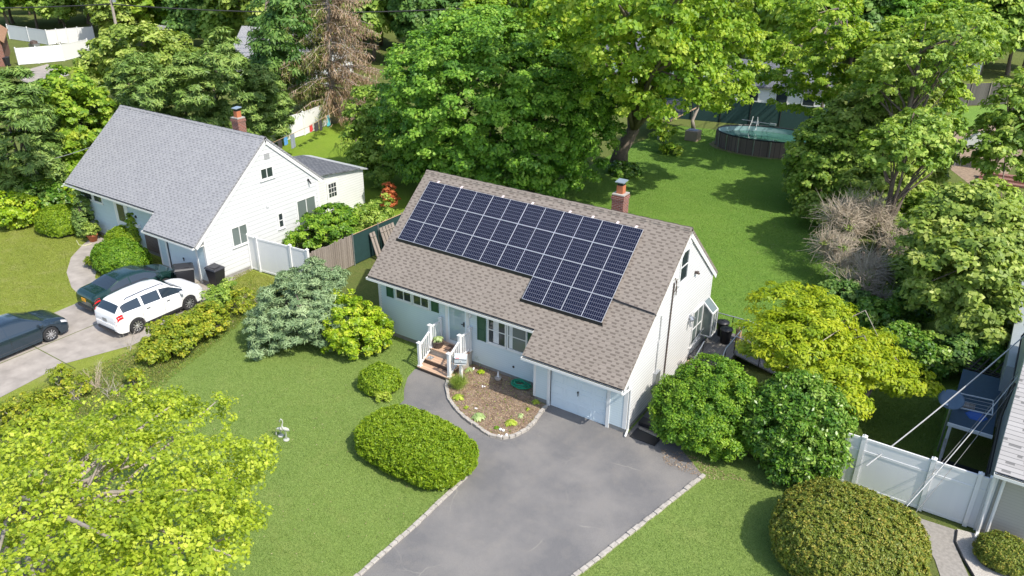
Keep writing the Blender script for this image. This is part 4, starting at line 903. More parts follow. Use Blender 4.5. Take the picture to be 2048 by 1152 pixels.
# hedge along the drive
for i, (lb, px, py, w_, hh) in enumerate([('tall yellow tipped hedge bush beside the white suv', 345, 672, 55, 1.05), ('dense hedge bush between drive and lawn at its middle', 405, 645, 45, .95), ('dark hedge bush nearest the wheelie bins', 440, 595, 32, .9), ('yellow hedge bush at the near end of the drive hedge', 310, 700, 32, .65), ('sparse hedge bush with bare stems at its far end', 478, 606, 28, .7)]):
    b = at(px, py+10)
    bush('forsythia_bush', lb, b, blobsat(b, [(px, py, hh*.75, w_, hh*.7), (px+w_*.4, py-12, hh, w_*.6, hh*.6), (px-w_*.3, py+4, hh*.5, w_*.6, hh*.5)]), 'forsy' if i != 2 else 'mid', n=[200, 150, 90, 70, 60][i], per=48 if i < 4 else 22, rc=.24, L=.12, W=.07, group='bushes along the neighbour drive', tw='twig_grey')
for lb, px, py, w_, n_ in [('leafy yellow bush at the left edge above the near maple', 40, 825, 60, 110), ('yellow bush right of the left edge by the drive', 95, 800, 30, 40), ('small yellow sprig by the concrete drive edge', 118, 752, 18, 22), ('low green sprig below the bare twigs', 268, 758, 16, 18), ('small yellow bush at the lawn corner', 150, 775, 25, 26)]:
    b = at(px, py+8); bush('forsythia_sprig', lb, b, blobsat(b, [(px, py, .4, w_, .4), (px+w_*.5, py-6, .5, w_*.6, .35)]), 'forsy', n=n_, per=32, rc=.2, L=.12, W=.07, group='bushes along the neighbour drive', tw='twig_grey')
for lb, px, py, n_, h_ in [('grey bare twig bush by the drive corner', 195, 775, 26, 1.0), ('bare forked twigs at the near end of the hedge', 262, 700, 9, 1.1), ('dry brown twigs at the lawn edge left', 150, 800, 22, .7), ('bare stems at the far end of the hedge', 492, 622, 12, .8), ('pale twigs between hedge and fence', 520, 605, 14, .7), ('short dry twigs beside the maple crown', 225, 790, 16, .7)]:
    mb = MB(); b = at(px, py); twigs(mb, b, n_, h_, .5, .011, 5); setp(mb.build('bare_twig_bush', M['twig_grey' if n_ < 24 else 'twig']), lb, 'bush', 'bare twig bushes beside the neighbour drive')
# between the houses
b = at(650, 480); tree('cherry_laurel', 'bright green spreading shrub against the grey house gable', 'shrub', b, blobsat(b, [(630, 460, 1.3, 50, .9), (610, 475, 1.0, 38, .6), (670, 440, 1.7, 42, .8), (690, 465, 1.2, 35, .7)]), 'yew', n=190, per=70, rc=.34, L=.17, W=.09, r0=.06, nl=14, flat=.5, bark='bark_pale', crown='foliage')
b = at(735, 455); bush('wild_shrub', 'loose wild shrub along the privacy mesh between the houses', b, blobsat(b, [(730, 440, 1.0, 38, .8), (765, 420, 1.0, 30, .8), (700, 440, 1.5, 25, .6)]), 'mid', n=110, per=50, rc=.3, L=.15, W=.09)
b = at(780, 425); tree('rust_coloured_conifer', 'small dead conifer with rust orange needles behind the mesh fence', 'tree', b, [(0, 0, .9, .45, .45, .7), (0, 0, 1.6, .3, .3, .5)], 'orange', n=60, per=50, rc=.22, L=.16, W=.05, spray=True, droop=.1, r0=.04, nl=12, crown='foliage')
b = at(715, 300); tree('young_leafy_tree', 'loose yellow green young tree left of the large maple', 'tree', b, blobsat(b, [(735, 240, 4, 40, 2.2), (730, 290, 2.5, 38, 1.6), (755, 330, 1.6, 34, 1.4), (715, 320, 1.2, 22, 1.0)]), 'mid', n=170, per=70, rc=.5, L=.25, W=.16, r0=.08)
# conifers behind the grey house
for i, (lb, bx, by, l) in enumerate([
   ('dense cedar directly behind the grey roof ridge, left one', 280, 300, [(290, 215, 4.6, 68, 3.6), (270, 275, 1.8, 55, 2.0), (285, 165, 7.2, 36, 1.8)]),
   ('cedar in the middle of the row behind the grey roof', 385, 310, [(385, 220, 4.4, 66, 3.4), (380, 290, 1.8, 55, 2), (385, 165, 7, 38, 1.8)]),
   ('tallest cedar behind the grey house chimney', 445, 300, [(450, 200, 4.8, 68, 4.0), (445, 270, 1.8, 60, 2.2), (448, 125, 8.2, 34, 2.0)]),
   ('cedar at the right end of the row by the chimney', 525, 270, [(525, 210, 3.4, 50, 2.6), (535, 240, 2, 46, 1.8), (520, 170, 5.4, 30, 1.4)]),
   ('big dark cedar at the left edge of the grey house', 50, 390, [(45, 290, 4.2, 68, 3.4), (50, 360, 1.6, 60, 1.8), (45, 215, 7.6, 38, 2.0)]),
   ('cedar half hidden by the yellow green tree at left', 110, 330, [(105, 250, 4.0, 50, 3.0), (110, 300, 1.6, 46, 1.6)])]):
    treeP('cedar_tree', lb, 'tree', (bx, by), l, 'cedar', n=260, per=95, rc=.55, L=.38, W=.10, spray=True, droop=.35, r0=.18, nl=8, inner=.15, flat=.5, group='cedars behind the grey house')
treeP('yellow_green_tree', 'yellow green broadleaf tree among the cedars left of the grey roof', 'tree', (165, 330), [(170, 240, 4.4, 62, 2.6), (140, 190, 6.2, 45, 1.8), (190, 290, 2.6, 40, 1.6), (120, 320, 2.4, 40, 1.6)], 'limedeep', n=240, per=70, rc=.6, L=.28, W=.2, r0=.16)
treeP('pale_leafy_tree', 'pale green open tree behind the cedars near the utility pole', 'tree', (270, 190), [(270, 105, 5.5, 70, 2.6), (210, 125, 4.5, 48, 1.8), (345, 110, 4.8, 50, 2.0), (190, 160, 3, 36, 1.4)], 'dull', n=240, per=60, rc=.75, L=.36, W=.25, r0=.2)
for i, (lb, px, py) in enumerate([('leafy hedge bush at the left picture edge by the lawn', 25, 420), ('variegated hedge bush left of the wide clipped yew', 85, 400), ('hedge bush touching the far corner of the grey house', 128, 385), ('low hedge bush below the dark cedar', 50, 385)]):
    b = at(px, py+12); bush('mixed_hedge_bush', lb, b, blobsat(b, [(px, py, 1.0, 42, 1.0), (px+22, py-4, 1.0, 26, .9)]), 'glossy' if i % 2 else 'laurel', n=120, per=60, rc=.35, L=.2, W=.12, group='hedge at the left edge')
# half-dead spruce
b = at(668, 245); t = thing('dying_spruce', b, 'tall half dead spruce with brown drooping branches', 'tree')
mb = MB(); top = b+np.array([.3, .3, 16]); pts = trunk(mb, b, top, .33, .05, 8, .08); mb.build('trunk', M['bark_pale'], t, smooth=True)
br = MB(); Pb = []; Pg = []; Db = []; Dg = []
for i in range(230):
    u = RNG.uniform(.06, .98); s_ = b*(1-u)+top*u; a = RNG.uniform(0, 2*math.pi); l = (1-u)**.6*5.6+.6; l *= RNG.uniform(.7, 1.1)
    d = np.array([math.cos(a), math.sin(a), 0.12]); e = s_+d*l; m_ = s_+d*l*.5+np.array([0, 0, -.15]); e[2] -= .5+.12*l
    br.tube([s_, m_, e], [.05, .03, .01], 4)
    side = (d@np.array([-.8, -.5, 0])) > .0
    for j in range(int(58*l/2)):
        w_ = RNG.uniform(.15, 1); q = (s_*(1-2*w_)+m_*2*w_) if w_ < .5 else (m_*(2-2*w_)+e*(2*w_-1)); q = q+np.append(RNG.normal(0, .16, 2), -abs(RNG.normal(0, .3)))
        (Pg if (side and RNG.random() < .75) or RNG.random() < .08 else Pb).append(q)
br.build('branches', M['bark_pale'], t)
for nm, PP, mm_ in (('brown_needles', Pb, 'pinebrown'), ('green_needles', Pg, 'pinegreen')):
    PP = np.array(PP); k = len(PP); leaves(nm, PP, RNG.normal(size=(k, 3)), .5, .07, RNG.uniform(0, 1, k), LM[mm_], t, T=np.c_[RNG.normal(0, .4, (k, 2)), -np.ones(k)])
treeP('dark_evergreen_tree', 'dark evergreen left of the half dead spruce', 'tree', (560, 215), [(560, 90, 7, 48, 5.0), (575, 30, 11, 34, 3), (550, 150, 4, 48, 2.5)], 'dark', n=230, per=70, rc=.8, L=.42, W=.16, r0=.25, spray=True, droop=-.2)
# right-hand boundary growth
for i, (nm, lb, bx, by, l, lm, n_) in enumerate([
   ('boundary_tree', 'dense leafy tree hiding the right end of the pool', 1650, 400, [(1655, 320, 3.2, 75, 2.6), (1630, 370, 1.8, 50, 1.8), (1690, 270, 4.5, 70, 2.2)], 'mid', 330),
   ('boundary_tree', 'broad olive tree right of the pool, highest of the boundary trees', 1760, 400, [(1770, 290, 4.4, 90, 3.0), (1800, 230, 6.2, 70, 2.2), (1730, 240, 5.8, 66, 2.0), (1830, 320, 3.4, 62, 2.2)], 'dull', 380),
   ('boundary_tree', 'bright green tree whose branches overhang the pool fence', 1640, 240, [(1610, 170, 6.0, 70, 2.4), (1680, 130, 8.0, 80, 2.6), (1560, 120, 7.4, 60, 2.2), (1640, 60, 10.5, 80, 2.6)], 'limedeep', 300),
   ('boundary_tree', 'tall light green tree behind the canvas tent', 1850, 300, [(1850, 140, 8, 88, 3.0), (1900, 90, 10, 80, 2.6), (1790, 110, 9, 70, 2.4), (1880, 190, 6, 50, 1.6)], 'limedeep', 320),
   ('boundary_tree', 'dark leafed tree with a thick leaning trunk at the right edge', 1960, 420, [(2010, 300, 5, 70, 2.2), (2060, 230, 7, 80, 2.6), (1990, 420, 2.6, 50, 1.4)], 'mid', 200),
   ('boundary_tree', 'wide olive tree above the vine covered fence', 1915, 690, [(1930, 560, 3.6, 95, 2.2), (1880, 500, 3.8, 75, 1.9), (1985, 500, 4.2, 80, 2.0), (1960, 640, 2.2, 60, 1.2), (1930, 440, 5.0, 70, 1.6)], 'dull', 420),
   ('boundary_tree', 'pale feathery tree above the dead twig bush', 1780, 450, [(1790, 380, 2.8, 62, 1.5), (1740, 365, 3.2, 50, 1.3), (1840, 410, 2.2, 45, 1.3)], 'dull', 170),
   ('boundary_tree', 'low leafy tree right of the dead twig bush', 1850, 520, [(1830, 450, 2.2, 48, 1.6), (1860, 560, 1.2, 44, 1.2), (1800, 560, 1.2, 40, 1.0)], 'mid', 150),
   ('boundary_tree', 'small tree between back lawn and dead twig bush', 1610, 400, [(1610, 365, 1.6, 32, 1.4), (1630, 420, 1.2, 26, 1.0)], 'dull', 90)]):
    treeP(nm, lb, 'tree', (bx, by), l, lm, n=n_, per=75, rc=.55, L=.27, W=.17, r0=.15+.06*(i in (1, 3, 4)), nl=24, inner=.3, group='trees along the right boundary')
for lb, bx, by, l in [('tall open tree whose shade dapples the back lawn', 3.6, 23.5, [(-.6, 0, 9.5, 2.6, 2.6, 2.0), (1.4, 1.5, 11, 2.4, 2.6, 1.8), (-1.5, 2.2, 8, 2.2, 2.2, 1.4)]), ('tall open tree nearer the pool on the right boundary', 2.2, 31, [(-.3, 0, 9, 2.6, 2.6, 1.8), (1.5, -1.5, 10.5, 2.2, 2.2, 1.6)]), ('medium open tree beside the dead twig bush', 4.4, 17.5, [(0, 0, 6.5, 2.0, 2.2, 1.2), (.8, 1.5, 7.2, 1.8, 1.8, 1.1)])]:
    tree('boundary_tree', lb, 'tree', (bx, by), l, 'limedeep' if 'nearer' in lb else 'mid', n=170, per=46, rc=.5, L=.26, W=.17, r0=.2, nl=26, inner=.4, jit=.5, group='trees along the right boundary')
b = at(1715, 560); t = thing('dead_bush', b, 'large dead bush of bare brown twigs right of the back lawn', 'bush'); mb = MB()
lv = []
for (px, py, z, rpx, sub) in ((1715, 440, 2.8, 84, 12), (1670, 510, 1.7, 76, 10), (1740, 570, 1.3, 88, 11), (1800, 490, 2.0, 66, 6)):
    c0_ = at(px, py, z); r0_ = rpx/ppm(c0_)
    for k_ in range(sub):
        c = c0_+sph(1)[0]*np.array([1, 1, .5])*r0_*.55; r = r0_*RNG.uniform(.38, .62); ax_ = unit(sph(1)[0]*.5+np.array([0, 0, .6])); lv.append(c)
        for i in range(75):
            d = unit(sph(1)[0]+ax_*.7); s_ = c+d*r*.15; m_ = c+d*r*.6+RNG.normal(size=3)*.12; e = m_+unit(d+RNG.normal(size=3)*.8)*r*RNG.uniform(.35, .7)
            mb.tube([s_, m_, e], [.017, .012, .004], 3, False)
            if i % 2: mb.tube([m_, m_+unit(d+RNG.normal(size=3)*.8)*r*.35], [.009, .003], 3, False)
mb.build('twigs', M['twig'], t); P, Nn, v_, dd_ = clump_leaves(np.array(lv)[::2], sph(len(lv[::2])), 70, .4); leaves('live_leaves', P, Nn, .13, .08, v_, LM['mid'], t)
mb = MB(); mb.tube([b, b+np.array([0, 0, 1.6])], [.15, .08], 7); mb.build('trunk', M['bark'], t)
for lb, px, py, w_ in [('low dark bush under the dead twigs', 1690, 600, 50), ('leafy bush left under the dead twigs', 1655, 640, 40), ('ivy mound at the foot of the dead bush', 1760, 640, 48), ('green bush below the wide olive tree', 1830, 610, 40), ('vine mound on the fence left of the blue canopy', 1850, 712, 52), ('dark vine mound beside the blue canopy', 1935, 715, 48), ('vine mound touching the grey side wall', 1985, 725, 34), ('vine patch right of the locust crown', 1800, 690, 36)]:
    b = at(px, py+14); bush('vine_mound', lb, b, blobsat(b, [(px, py, .9, w_, .9), (px-w_*.3, py-6, 1.2, w_*.6, .7)]), 'dark' if 'dark' in lb else 'glossy', n=120, per=70, rc=.3, L=.16, W=.12, group='vines along the right fence')
b = at(1245, 345); bush('ground_ivy', 'low broad leaved plants at the foot of the forked trunk', b, [(.2, -.3, .3, 1.3, 1.0, .35)], 'glossy', n=80, per=50, rc=.3, L=.25, W=.18, cat='plant')
b = at(1345, 300); bush('leafy_sapling', 'leafy sapling beside the tarpaulin shelter', b, blobsat(b, [(1322, 262, 1.6, 26, .9), (1345, 298, .4, 22, .35)]), 'limedeep', n=60, per=40, rc=.35, L=.24, W=.18)
b = at(1388, 262); tree('fence_line_tree', 'thin trunked tree standing against the dark pool fence', 'tree', b, blobsat(b, [(1400, 150, 6.2, 55, 1.2), (1470, 165, 5.8, 45, .9), (1440, 205, 4.0, 40, .5)]), 'limedeep', n=90, per=45, rc=.5, L=.28, W=.2, r0=.17, bark='bark_pale', nl=20, trunk_top=(.1, 0, 6))
# far trees: five kinds, copied
protos = []
kinds = [('mid', 'olive'), ('maple', 'green'), ('dull', 'pale'), ('dark', 'dark'), ('limedeep', 'lime')]
spots = []
rr = np.random.default_rng(5)
for py in (-55, -20, 15, 50, 88, 125):
    for px in range(-80, 2160, 62 if py < 60 else 78):
        x = px+rr.uniform(-35, 35)+(45 if (py//35) % 2 else 0); y = py+rr.uniform(-14, 14)
        if x < 225 and 62 < y: continue
        if x > 1890 and y > 70: continue
        if 285 < x < 360 and 30 < y < 80: continue
        if 1290 < x < 1580 and y > 75: continue
        if y > 70 and 560 < x < 620: continue
        if y > 100 and (x > 1880): continue
        if x < 520 and y > 118: continue
        spots.append((x, y))
spots += [(20, 62), (75, 58), (130, 66), (185, 62), (225, 75), (1925, 128), (1955, 150), (2015, 150), (1985, 118), (2045, 140), (1890, 110), (2070, 100), (430, 100), (480, 118), (240, 108), (610, 120), (1440, 178), (1592, 192), (1500, 140), (1420, 128), (1330, 118), (1580, 150), (1700, 150), (1800, 165), (60, 30), (150, 20), (210, 35), (110, -5)]
for i, (x, y) in enumerate(spots):
    k = rr.integers(0, 5); p = at(x, y)
    while len(protos) <= 4:
        j = len(protos); q = at(*spots[j]); l = [(0, 0, 6.5, 3.4, 3.4, 3.6), (1.5, .6, 8.6, 2.4, 2.4, 2.4), (-1.6, -.4, 5.2, 2.4, 2.4, 2.4), (.2, -1.6, 4.4, 2.4, 2.4, 2.0)]
        tt = tree('distant_tree', 'x', 'tree', q, l, kinds[j][0], n=230, per=60, rc=1.05, L=.6, W=.42, r0=.22, nl=10, group='x'); protos.append(tt)
    if i < 5: o = protos[i]; k = i
    else:
        o = protos[k].copy(); C.objects.link(o)
        for ch in protos[k].children:
            c_ = ch.copy(); C.objects.link(c_); c_.parent = o
    o.location = (p[0], p[1], 0); s_ = rr.uniform(.8, 1.3); o.scale = (s_, s_, s_*rr.uniform(.9, 1.2)); o.rotation_euler = (0, 0, rr.uniform(0, 6.28))
    kn = kinds[k][1]; o['label'] = kn+' broadleaf tree in the woods beyond the back yards'; o['group'] = kn+' trees in the distant woods'

# ------------------------------------------------------------------ cars
def paint(name, col, rough=0.25, metal=0.2):
    m, N, L, b = newmat(name); b.inputs['Base Color'].default_value = (*col, 1); b.inputs['Roughness'].default_value = rough
    b.inputs['Metallic'].default_value = metal; b.inputs['Coat Weight'].default_value = 0.7; b.inputs['Coat Roughness'].default_value = 0.05
    c = mixc(N, L, noise(N, L, 1.5, 4), tuple(x*.9 for x in col), tuple(min(1, x*1.08) for x in col)); L.new(c, b.inputs['Base Color']); return m
M['cglass'] = glass('car_glass', (0.022, 0.034, 0.048), 0.03)
SEDAN = dict(st=[ # x, half width, low z, belt z, top z, top half width
    (-2.33, .66, .42, .66, .72, .55), (-2.27, .80, .32, .84, .93, .66), (-2.12, .865, .26, .93, 1.05, .70), (-1.80, .89, .24, .95, 1.09, .71), (-1.50, .90, .22, .96, 1.12, .70),
    (-0.85, .90, .20, .95, 1.38, .60), (-0.40, .90, .20, .94, 1.445, .58), (0.10, .90, .20, .92, 1.445, .585), (0.55, .90, .20, .91, 1.38, .62), (1.28, .90, .20, .90, 1.02, .76),
    (1.60, .89, .20, .86, .96, .76), (1.95, .875, .20, .80, .88, .72), (2.18, .82, .22, .70, .78, .62), (2.30, .70, .30, .58, .64, .5), (2.335, .60, .38, .5, .55, .4)],
    rear=(-1.50, -0.85), front=(0.55, 1.28), side=(-1.35, 1.15), pill=[-.32], wx=(-1.38, 1.36), r=.335, rail=False, lw=.17)
SUV = dict(st=[
    (-2.34, .76, .42, .80, .86, .64), (-2.30, .85, .36, 1.02, 1.08, .68), (-2.22, .89, .30, 1.12, 1.20, .67), (-2.10, .90, .28, 1.15, 1.34, .64), (-1.88, .91, .25, 1.16, 1.57, .59), (-1.66, .915, .24, 1.15, 1.63, .58),
    (-0.90, .92, .24, 1.11, 1.69, .585), (0.0, .92, .24, 1.07, 1.685, .59), (0.55, .92, .24, 1.05, 1.58, .61), (1.25, .915, .24, 1.03, 1.15, .76), (1.70, .90, .24, 1.0, 1.10, .75), (2.05, .87, .25, .92, 1.01, .68),
    (2.25, .80, .30, .80, .90, .58), (2.34, .68, .38, .66, .76, .48)],
    rear=(-2.20, -1.93), front=(0.60, 1.25), side=(-1.95, 1.12), pill=[-.95, .02], wx=(-1.42, 1.34), r=.36, rail=True, lw=.19)
def car(name, label, spec, pos, yaw, pm, plate=True, facing=1):
    t = thing(name, (pos[0], pos[1], 0), label, 'car'); ca, sa = math.cos(yaw), math.sin(yaw)
    def W(p): return (pos[0]+p[0]*ca-p[1]*sa, pos[1]+p[0]*sa+p[1]*ca, p[2])
    st = np.array(spec['st']); xs = [st[0, 0], st[0, 0]+.025]; x = st[0, 0]+.06
    while x < st[-1, 0]-.04: xs.append(x); x += .07
    xs += [st[-1, 0]]; xs = sorted(set([round(a, 3) for a in xs]+[a for a in spec['rear']+spec['front']]))
    xs = np.array(xs); cols = [np.interp(xs, st[:, 0], st[:, j]) for j in range(1, 6)]
    for c_ in range(5):
        k_ = cols[c_].copy(); k_[1:-1] = .25*cols[c_][:-2]+.5*cols[c_][1:-1]+.25*cols[c_][2:]; cols[c_] = k_
    w_, zl, zb, zt, wt = cols
    zl0 = zl.copy()
    for wx in spec['wx']:
        Ra = spec['r']+.055; dxx = np.abs(xs-wx); a = np.where(dxx < Ra, spec['r']+np.sqrt(np.maximum(Ra**2-dxx**2, 0)), 0); zl = np.maximum(zl, a)
    ring = []; n = len(xs)
    for i in range(n):
        mid_ = zl[i]*.45+zb[i]*.55; dz = zt[i]-zb[i]
        half = [(0, zl0[i]+.02), (w_[i]*.80, zl0[i]+.02), (w_[i]*.80, zl[i]), (w_[i]*.985, zl[i]), (w_[i]*1.0, mid_), (w_[i]*.985, zb[i]-.07), (w_[i]*.955, zb[i]),
                (w_[i]*.955*.90+wt[i]*.10-.01, zb[i]+dz*.10), (wt[i]*.80+w_[i]*.955*.20, zb[i]+dz*.80), (wt[i], zb[i]+dz*.93), (wt[i]*.86, zb[i]+dz*.985), (wt[i]*.45, zt[i]), (0, zt[i]+.008)]
        ring.append(half)
    k = len(ring[0]); full = k+k-2
    V = []; 
    for i in range(n):
        for j in range(k): V.append((xs[i], ring[i][j][0], ring[i][j][1]))
        for j in range(k-2, 0, -1): V.append((xs[i], -ring[i][j][0], ring[i][j][1]))
    parts = {'body': [], 'side_window': [], 'windscreen': [], 'rear_window': []}
    for i in range(n-1):
        xm = (xs[i]+xs[i+1])/2
        for j in range(full):
            f = (i*full+j, i*full+(j+1)%full, (i+1)*full+(j+1)%full, (i+1)*full+j)
            jj = j if j < k-1 else full-1-j; key = 'body'
            if jj == 7 and spec['side'][0] < xm < spec['side'][1]-.0:
                if all(abs(xm-p) > .04 for p in spec['pill']): key = 'side_window'
                if zt[i]-zb[i] < .2: key = 'body'
            if jj in (9, 10, 11):
                if spec['front'][0]+.03 < xm < spec['front'][1]-.02: key = 'windscreen'
                if spec['rear'][0]+.02 < xm < spec['rear'][1]-.03: key = 'rear_window'
            parts[key].append(f)
    parts['body'] += [tuple(range(full)), tuple((n-1)*full+j for j in range(full-1, -1, -1))]
    bo = None
    for key in ('body', 'side_window', 'windscreen', 'rear_window'):
        fs = parts[key]; used = sorted({a for f in fs for a in f}); mp = {a: i for i, a in enumerate(used)}
        mb = MB(); mb.add([W(V[a]) for a in used], [tuple(mp[a] for a in f) for f in fs])
        if key == 'side_window': build_each(mb, key, M['cglass'], t, True); continue
        o = mb.build(key, pm if key == 'body' else M['cglass'], t, smooth=True)
        if key == 'body':
            o.modifiers.new('edges', 'EDGE_SPLIT').split_angle = R(38); bo = o
    def hw(x): return float(np.interp(x, xs, w_))
    def zbx(x): return float(np.interp(x, xs, zb))
    # wheels
    for wx in spec['wx']:
        for sd in (-1, 1):
            yy = sd*(hw(wx)-spec['lw']/2-.005); r = spec['r']; mb = MB(); vs = []; fs = []; N_ = 28
            prof = [(r*.62, -.5), (r*.93, -.5), (r, -.38), (r, .38), (r*.93, .5), (r*.62, .5)]
            for (rr_, q) in prof:
                for j in range(N_): a = 2*math.pi*j/N_; vs.append(W((wx+rr_*math.cos(a), yy+q*spec['lw'], r+rr_*math.sin(a))))
            for a in range(len(prof)): 
                b_ = (a+1) % len(prof)
                for j in range(N_): fs.append((a*N_+j, a*N_+(j+1)%N_, b_*N_+(j+1)%N_, b_*N_+j))
            mb.add(vs, fs); wo = mb.build('wheel', M['rubber'], t, smooth=False)
            mb = MB(); yo = yy+sd*spec['lw']*.40
            for j in range(10):
                a = 2*math.pi*j/10; c0_ = (wx+.05*math.cos(a), yo, r+.05*math.sin(a)); c1_ = (wx+r*.66*math.cos(a), yo+sd*.01, r+r*.66*math.sin(a))
                mb.bar(W(c0_), W(c1_), .035, .02, upv=(-sa, ca, 0))
            ring_ = [W((wx+r*.645*math.cos(2*math.pi*j/24), yo, r+r*.645*math.sin(2*math.pi*j/24))) for j in range(25)]
            mb.tube(ring_, .018, 5, False); mb.tube([W((wx, yo-.03, r)), W((wx, yo+sd*.02, r))], .055, 10); mb.build('rim', M['rim'], wo)
            MB().tube([W((wx, yy-sd*.03, r)), W((wx, yy+sd*.01, r))], r*.63, 18).build('brake_disc', M['black'], wo)
    for sd in (-1, 1):
        xh = st[-1, 0]
        L0 = st[-1, 0]; 
        def surf(x, dz, out=.012): return (x, sd*(hw(x)*.975+out), zbx(x)+dz)
        # lamps follow the body's corners
        def lampmesh(xa, xb, za, zb_, m, nm, sc=1.0):
            mb = MB(); pts = []
            for u in np.linspace(0, 1, 6):
                x = xa+(xb-xa)*u; pts.append((x, hw(x)))
            vs = []
            for (x, h_) in pts: vs += [W((x, sd*(h_*1.0+.008), zbx(x)+za*sc)), W((x, sd*(h_*.955+.006), zbx(x)+zb_)), W((x, sd*h_*.6, zbx(x)+za*sc)), W((x, sd*h_*.6, zbx(x)+zb_))]
            fs = []
            for q in range(5):
                a = q*4; b_ = a+4; fs += [(a, b_, b_+1, a+1), (a+2, a+3, b_+3, b_+2), (a+1, b_+1, b_+3, a+3), (a, a+2, b_+2, b_)]
            fs += [(0, 1, 3, 2), (20, 22, 23, 21)]
            mb.add(vs, fs); mb.build(nm, m, t)
        if spec['rail']: lampmesh(-2.325, -1.98, -.17, .02, M['redlamp'], 'tail_light')
        else: lampmesh(-2.30, -1.98, -.16, -.01, M['redlamp'], 'tail_light')
        lampmesh(L0-.03, L0-.42, -.10, -.0, M['headlamp'], 'headlight')
        # mirrors, handles
        mx = spec['front'][1]-.28; MB().obox(W((mx, sd*(hw(mx)+.09), zbx(mx)+.06)), (ca, sa, 0), (-sa, ca, 0), (0, 0, 1), .07, .1, .06).bar(W((mx, sd*(hw(mx)-.06), zbx(mx)+.02)), W((mx, sd*(hw(mx)+.08), zbx(mx)+.04)), .04).build('mirror', pm, t, bevel=.02)
        for hx in (-.75, .28): MB().obox(W((hx, sd*(hw(hx)*.99+.012), zbx(hx)-.11)), (ca, sa, 0), (-sa, ca, 0), (0, 0, 1), .09, .014, .014).build('door_handle', M['black'] if spec['rail'] else pm, t)
        mb = MB()
        for sx in (-1.02 if not spec['rail'] else -1.05, spec['pill'][-1]+.03, 1.02):
            mb.tube([W((sx, sd*(hw(sx)*.985+.002), .34)), W((sx, sd*(hw(sx)+.002), .45*.45+zbx(sx)*.55)), W((sx, sd*(hw(sx)*.985+.002), zbx(sx)-.07)), W((sx, sd*(hw(sx)*.955+.002), zbx(sx)))], .006, 4)
        mb.tube([W((-1.0, sd*(hw(0)*.985+.004), .33)), W((1.0, sd*(hw(0)*.985+.004), .33))], .008, 4)
        mb.build('door_seam', M['black'], t)
        if spec['rail']:
            MB().tube([W((-1.6, sd*.55, 1.64)), W((-1.5, sd*.55, 1.70)), W((-.6, sd*.56, 1.745)), (W((.25, sd*.56, 1.725))), W((.38, sd*.56, 1.65))], .018, 6).build('roof_rail', M['black'], t)
            MB().obox(W((0, sd*(hw(0)*.985), .31)), (ca, sa, 0), (-sa, ca, 0), (0, 0, 1), 1.0, .02, .06).build('sill_cladding', M['black'], t)
    x0 = st[0, 0]
    MB().obox(W((x0-.008, 0, .74 if not spec['rail'] else .84)), (ca, sa, 0), (-sa, ca, 0), (0, 0, 1), .012, .16, .08).build('licence_plate', M['plate'] if plate else M['metal'], t)
    MB().obox(W((x0+.0, 0, .38)), (ca, sa, 0), (-sa, ca, 0), (0, 0, 1), .05, .62, .07).build('rear_bumper', M['black'], t, bevel=.03)
    MB().obox(W((st[-1, 0]-.01, 0, .42)), (ca, sa, 0), (-sa, ca, 0), (0, 0, 1), .02, .5, .1).build('grille', M['black'], t)
    if spec['rail']: MB().obox(W((x0-.0, 0, .60)), (ca, sa, 0), (-sa, ca, 0), (0, 0, 1), .03, .7, .10).build('rear_step', pm, t, bevel=.03)
    MB().obox(W((0, 0, .28)), (ca, sa, 0), (-sa, ca, 0), (0, 0, 1), 1.9, .66, .06).build('underbody', M['black'], t)
    return t
car('white_suv', 'white suv parked tail towards the street beside the hedge', SUV, (-22.75, -8.65), R(91), paint('pearl_white_paint', (.80, .80, .80), .3, 0), plate=False)
car('green_sedan', 'dark green sedan with orange plate beside the white suv', SEDAN, (-25.55, -8.0), R(89), paint('dark_green_paint', (.012, .045, .040), .2, .4))
car('dark_blue_sedan', 'dark blue grey sedan cut by the left picture edge', SEDAN, (-25.15, -14.05), R(91.5), paint('dark_blue_paint', (.025, .045, .065), .2, .4))

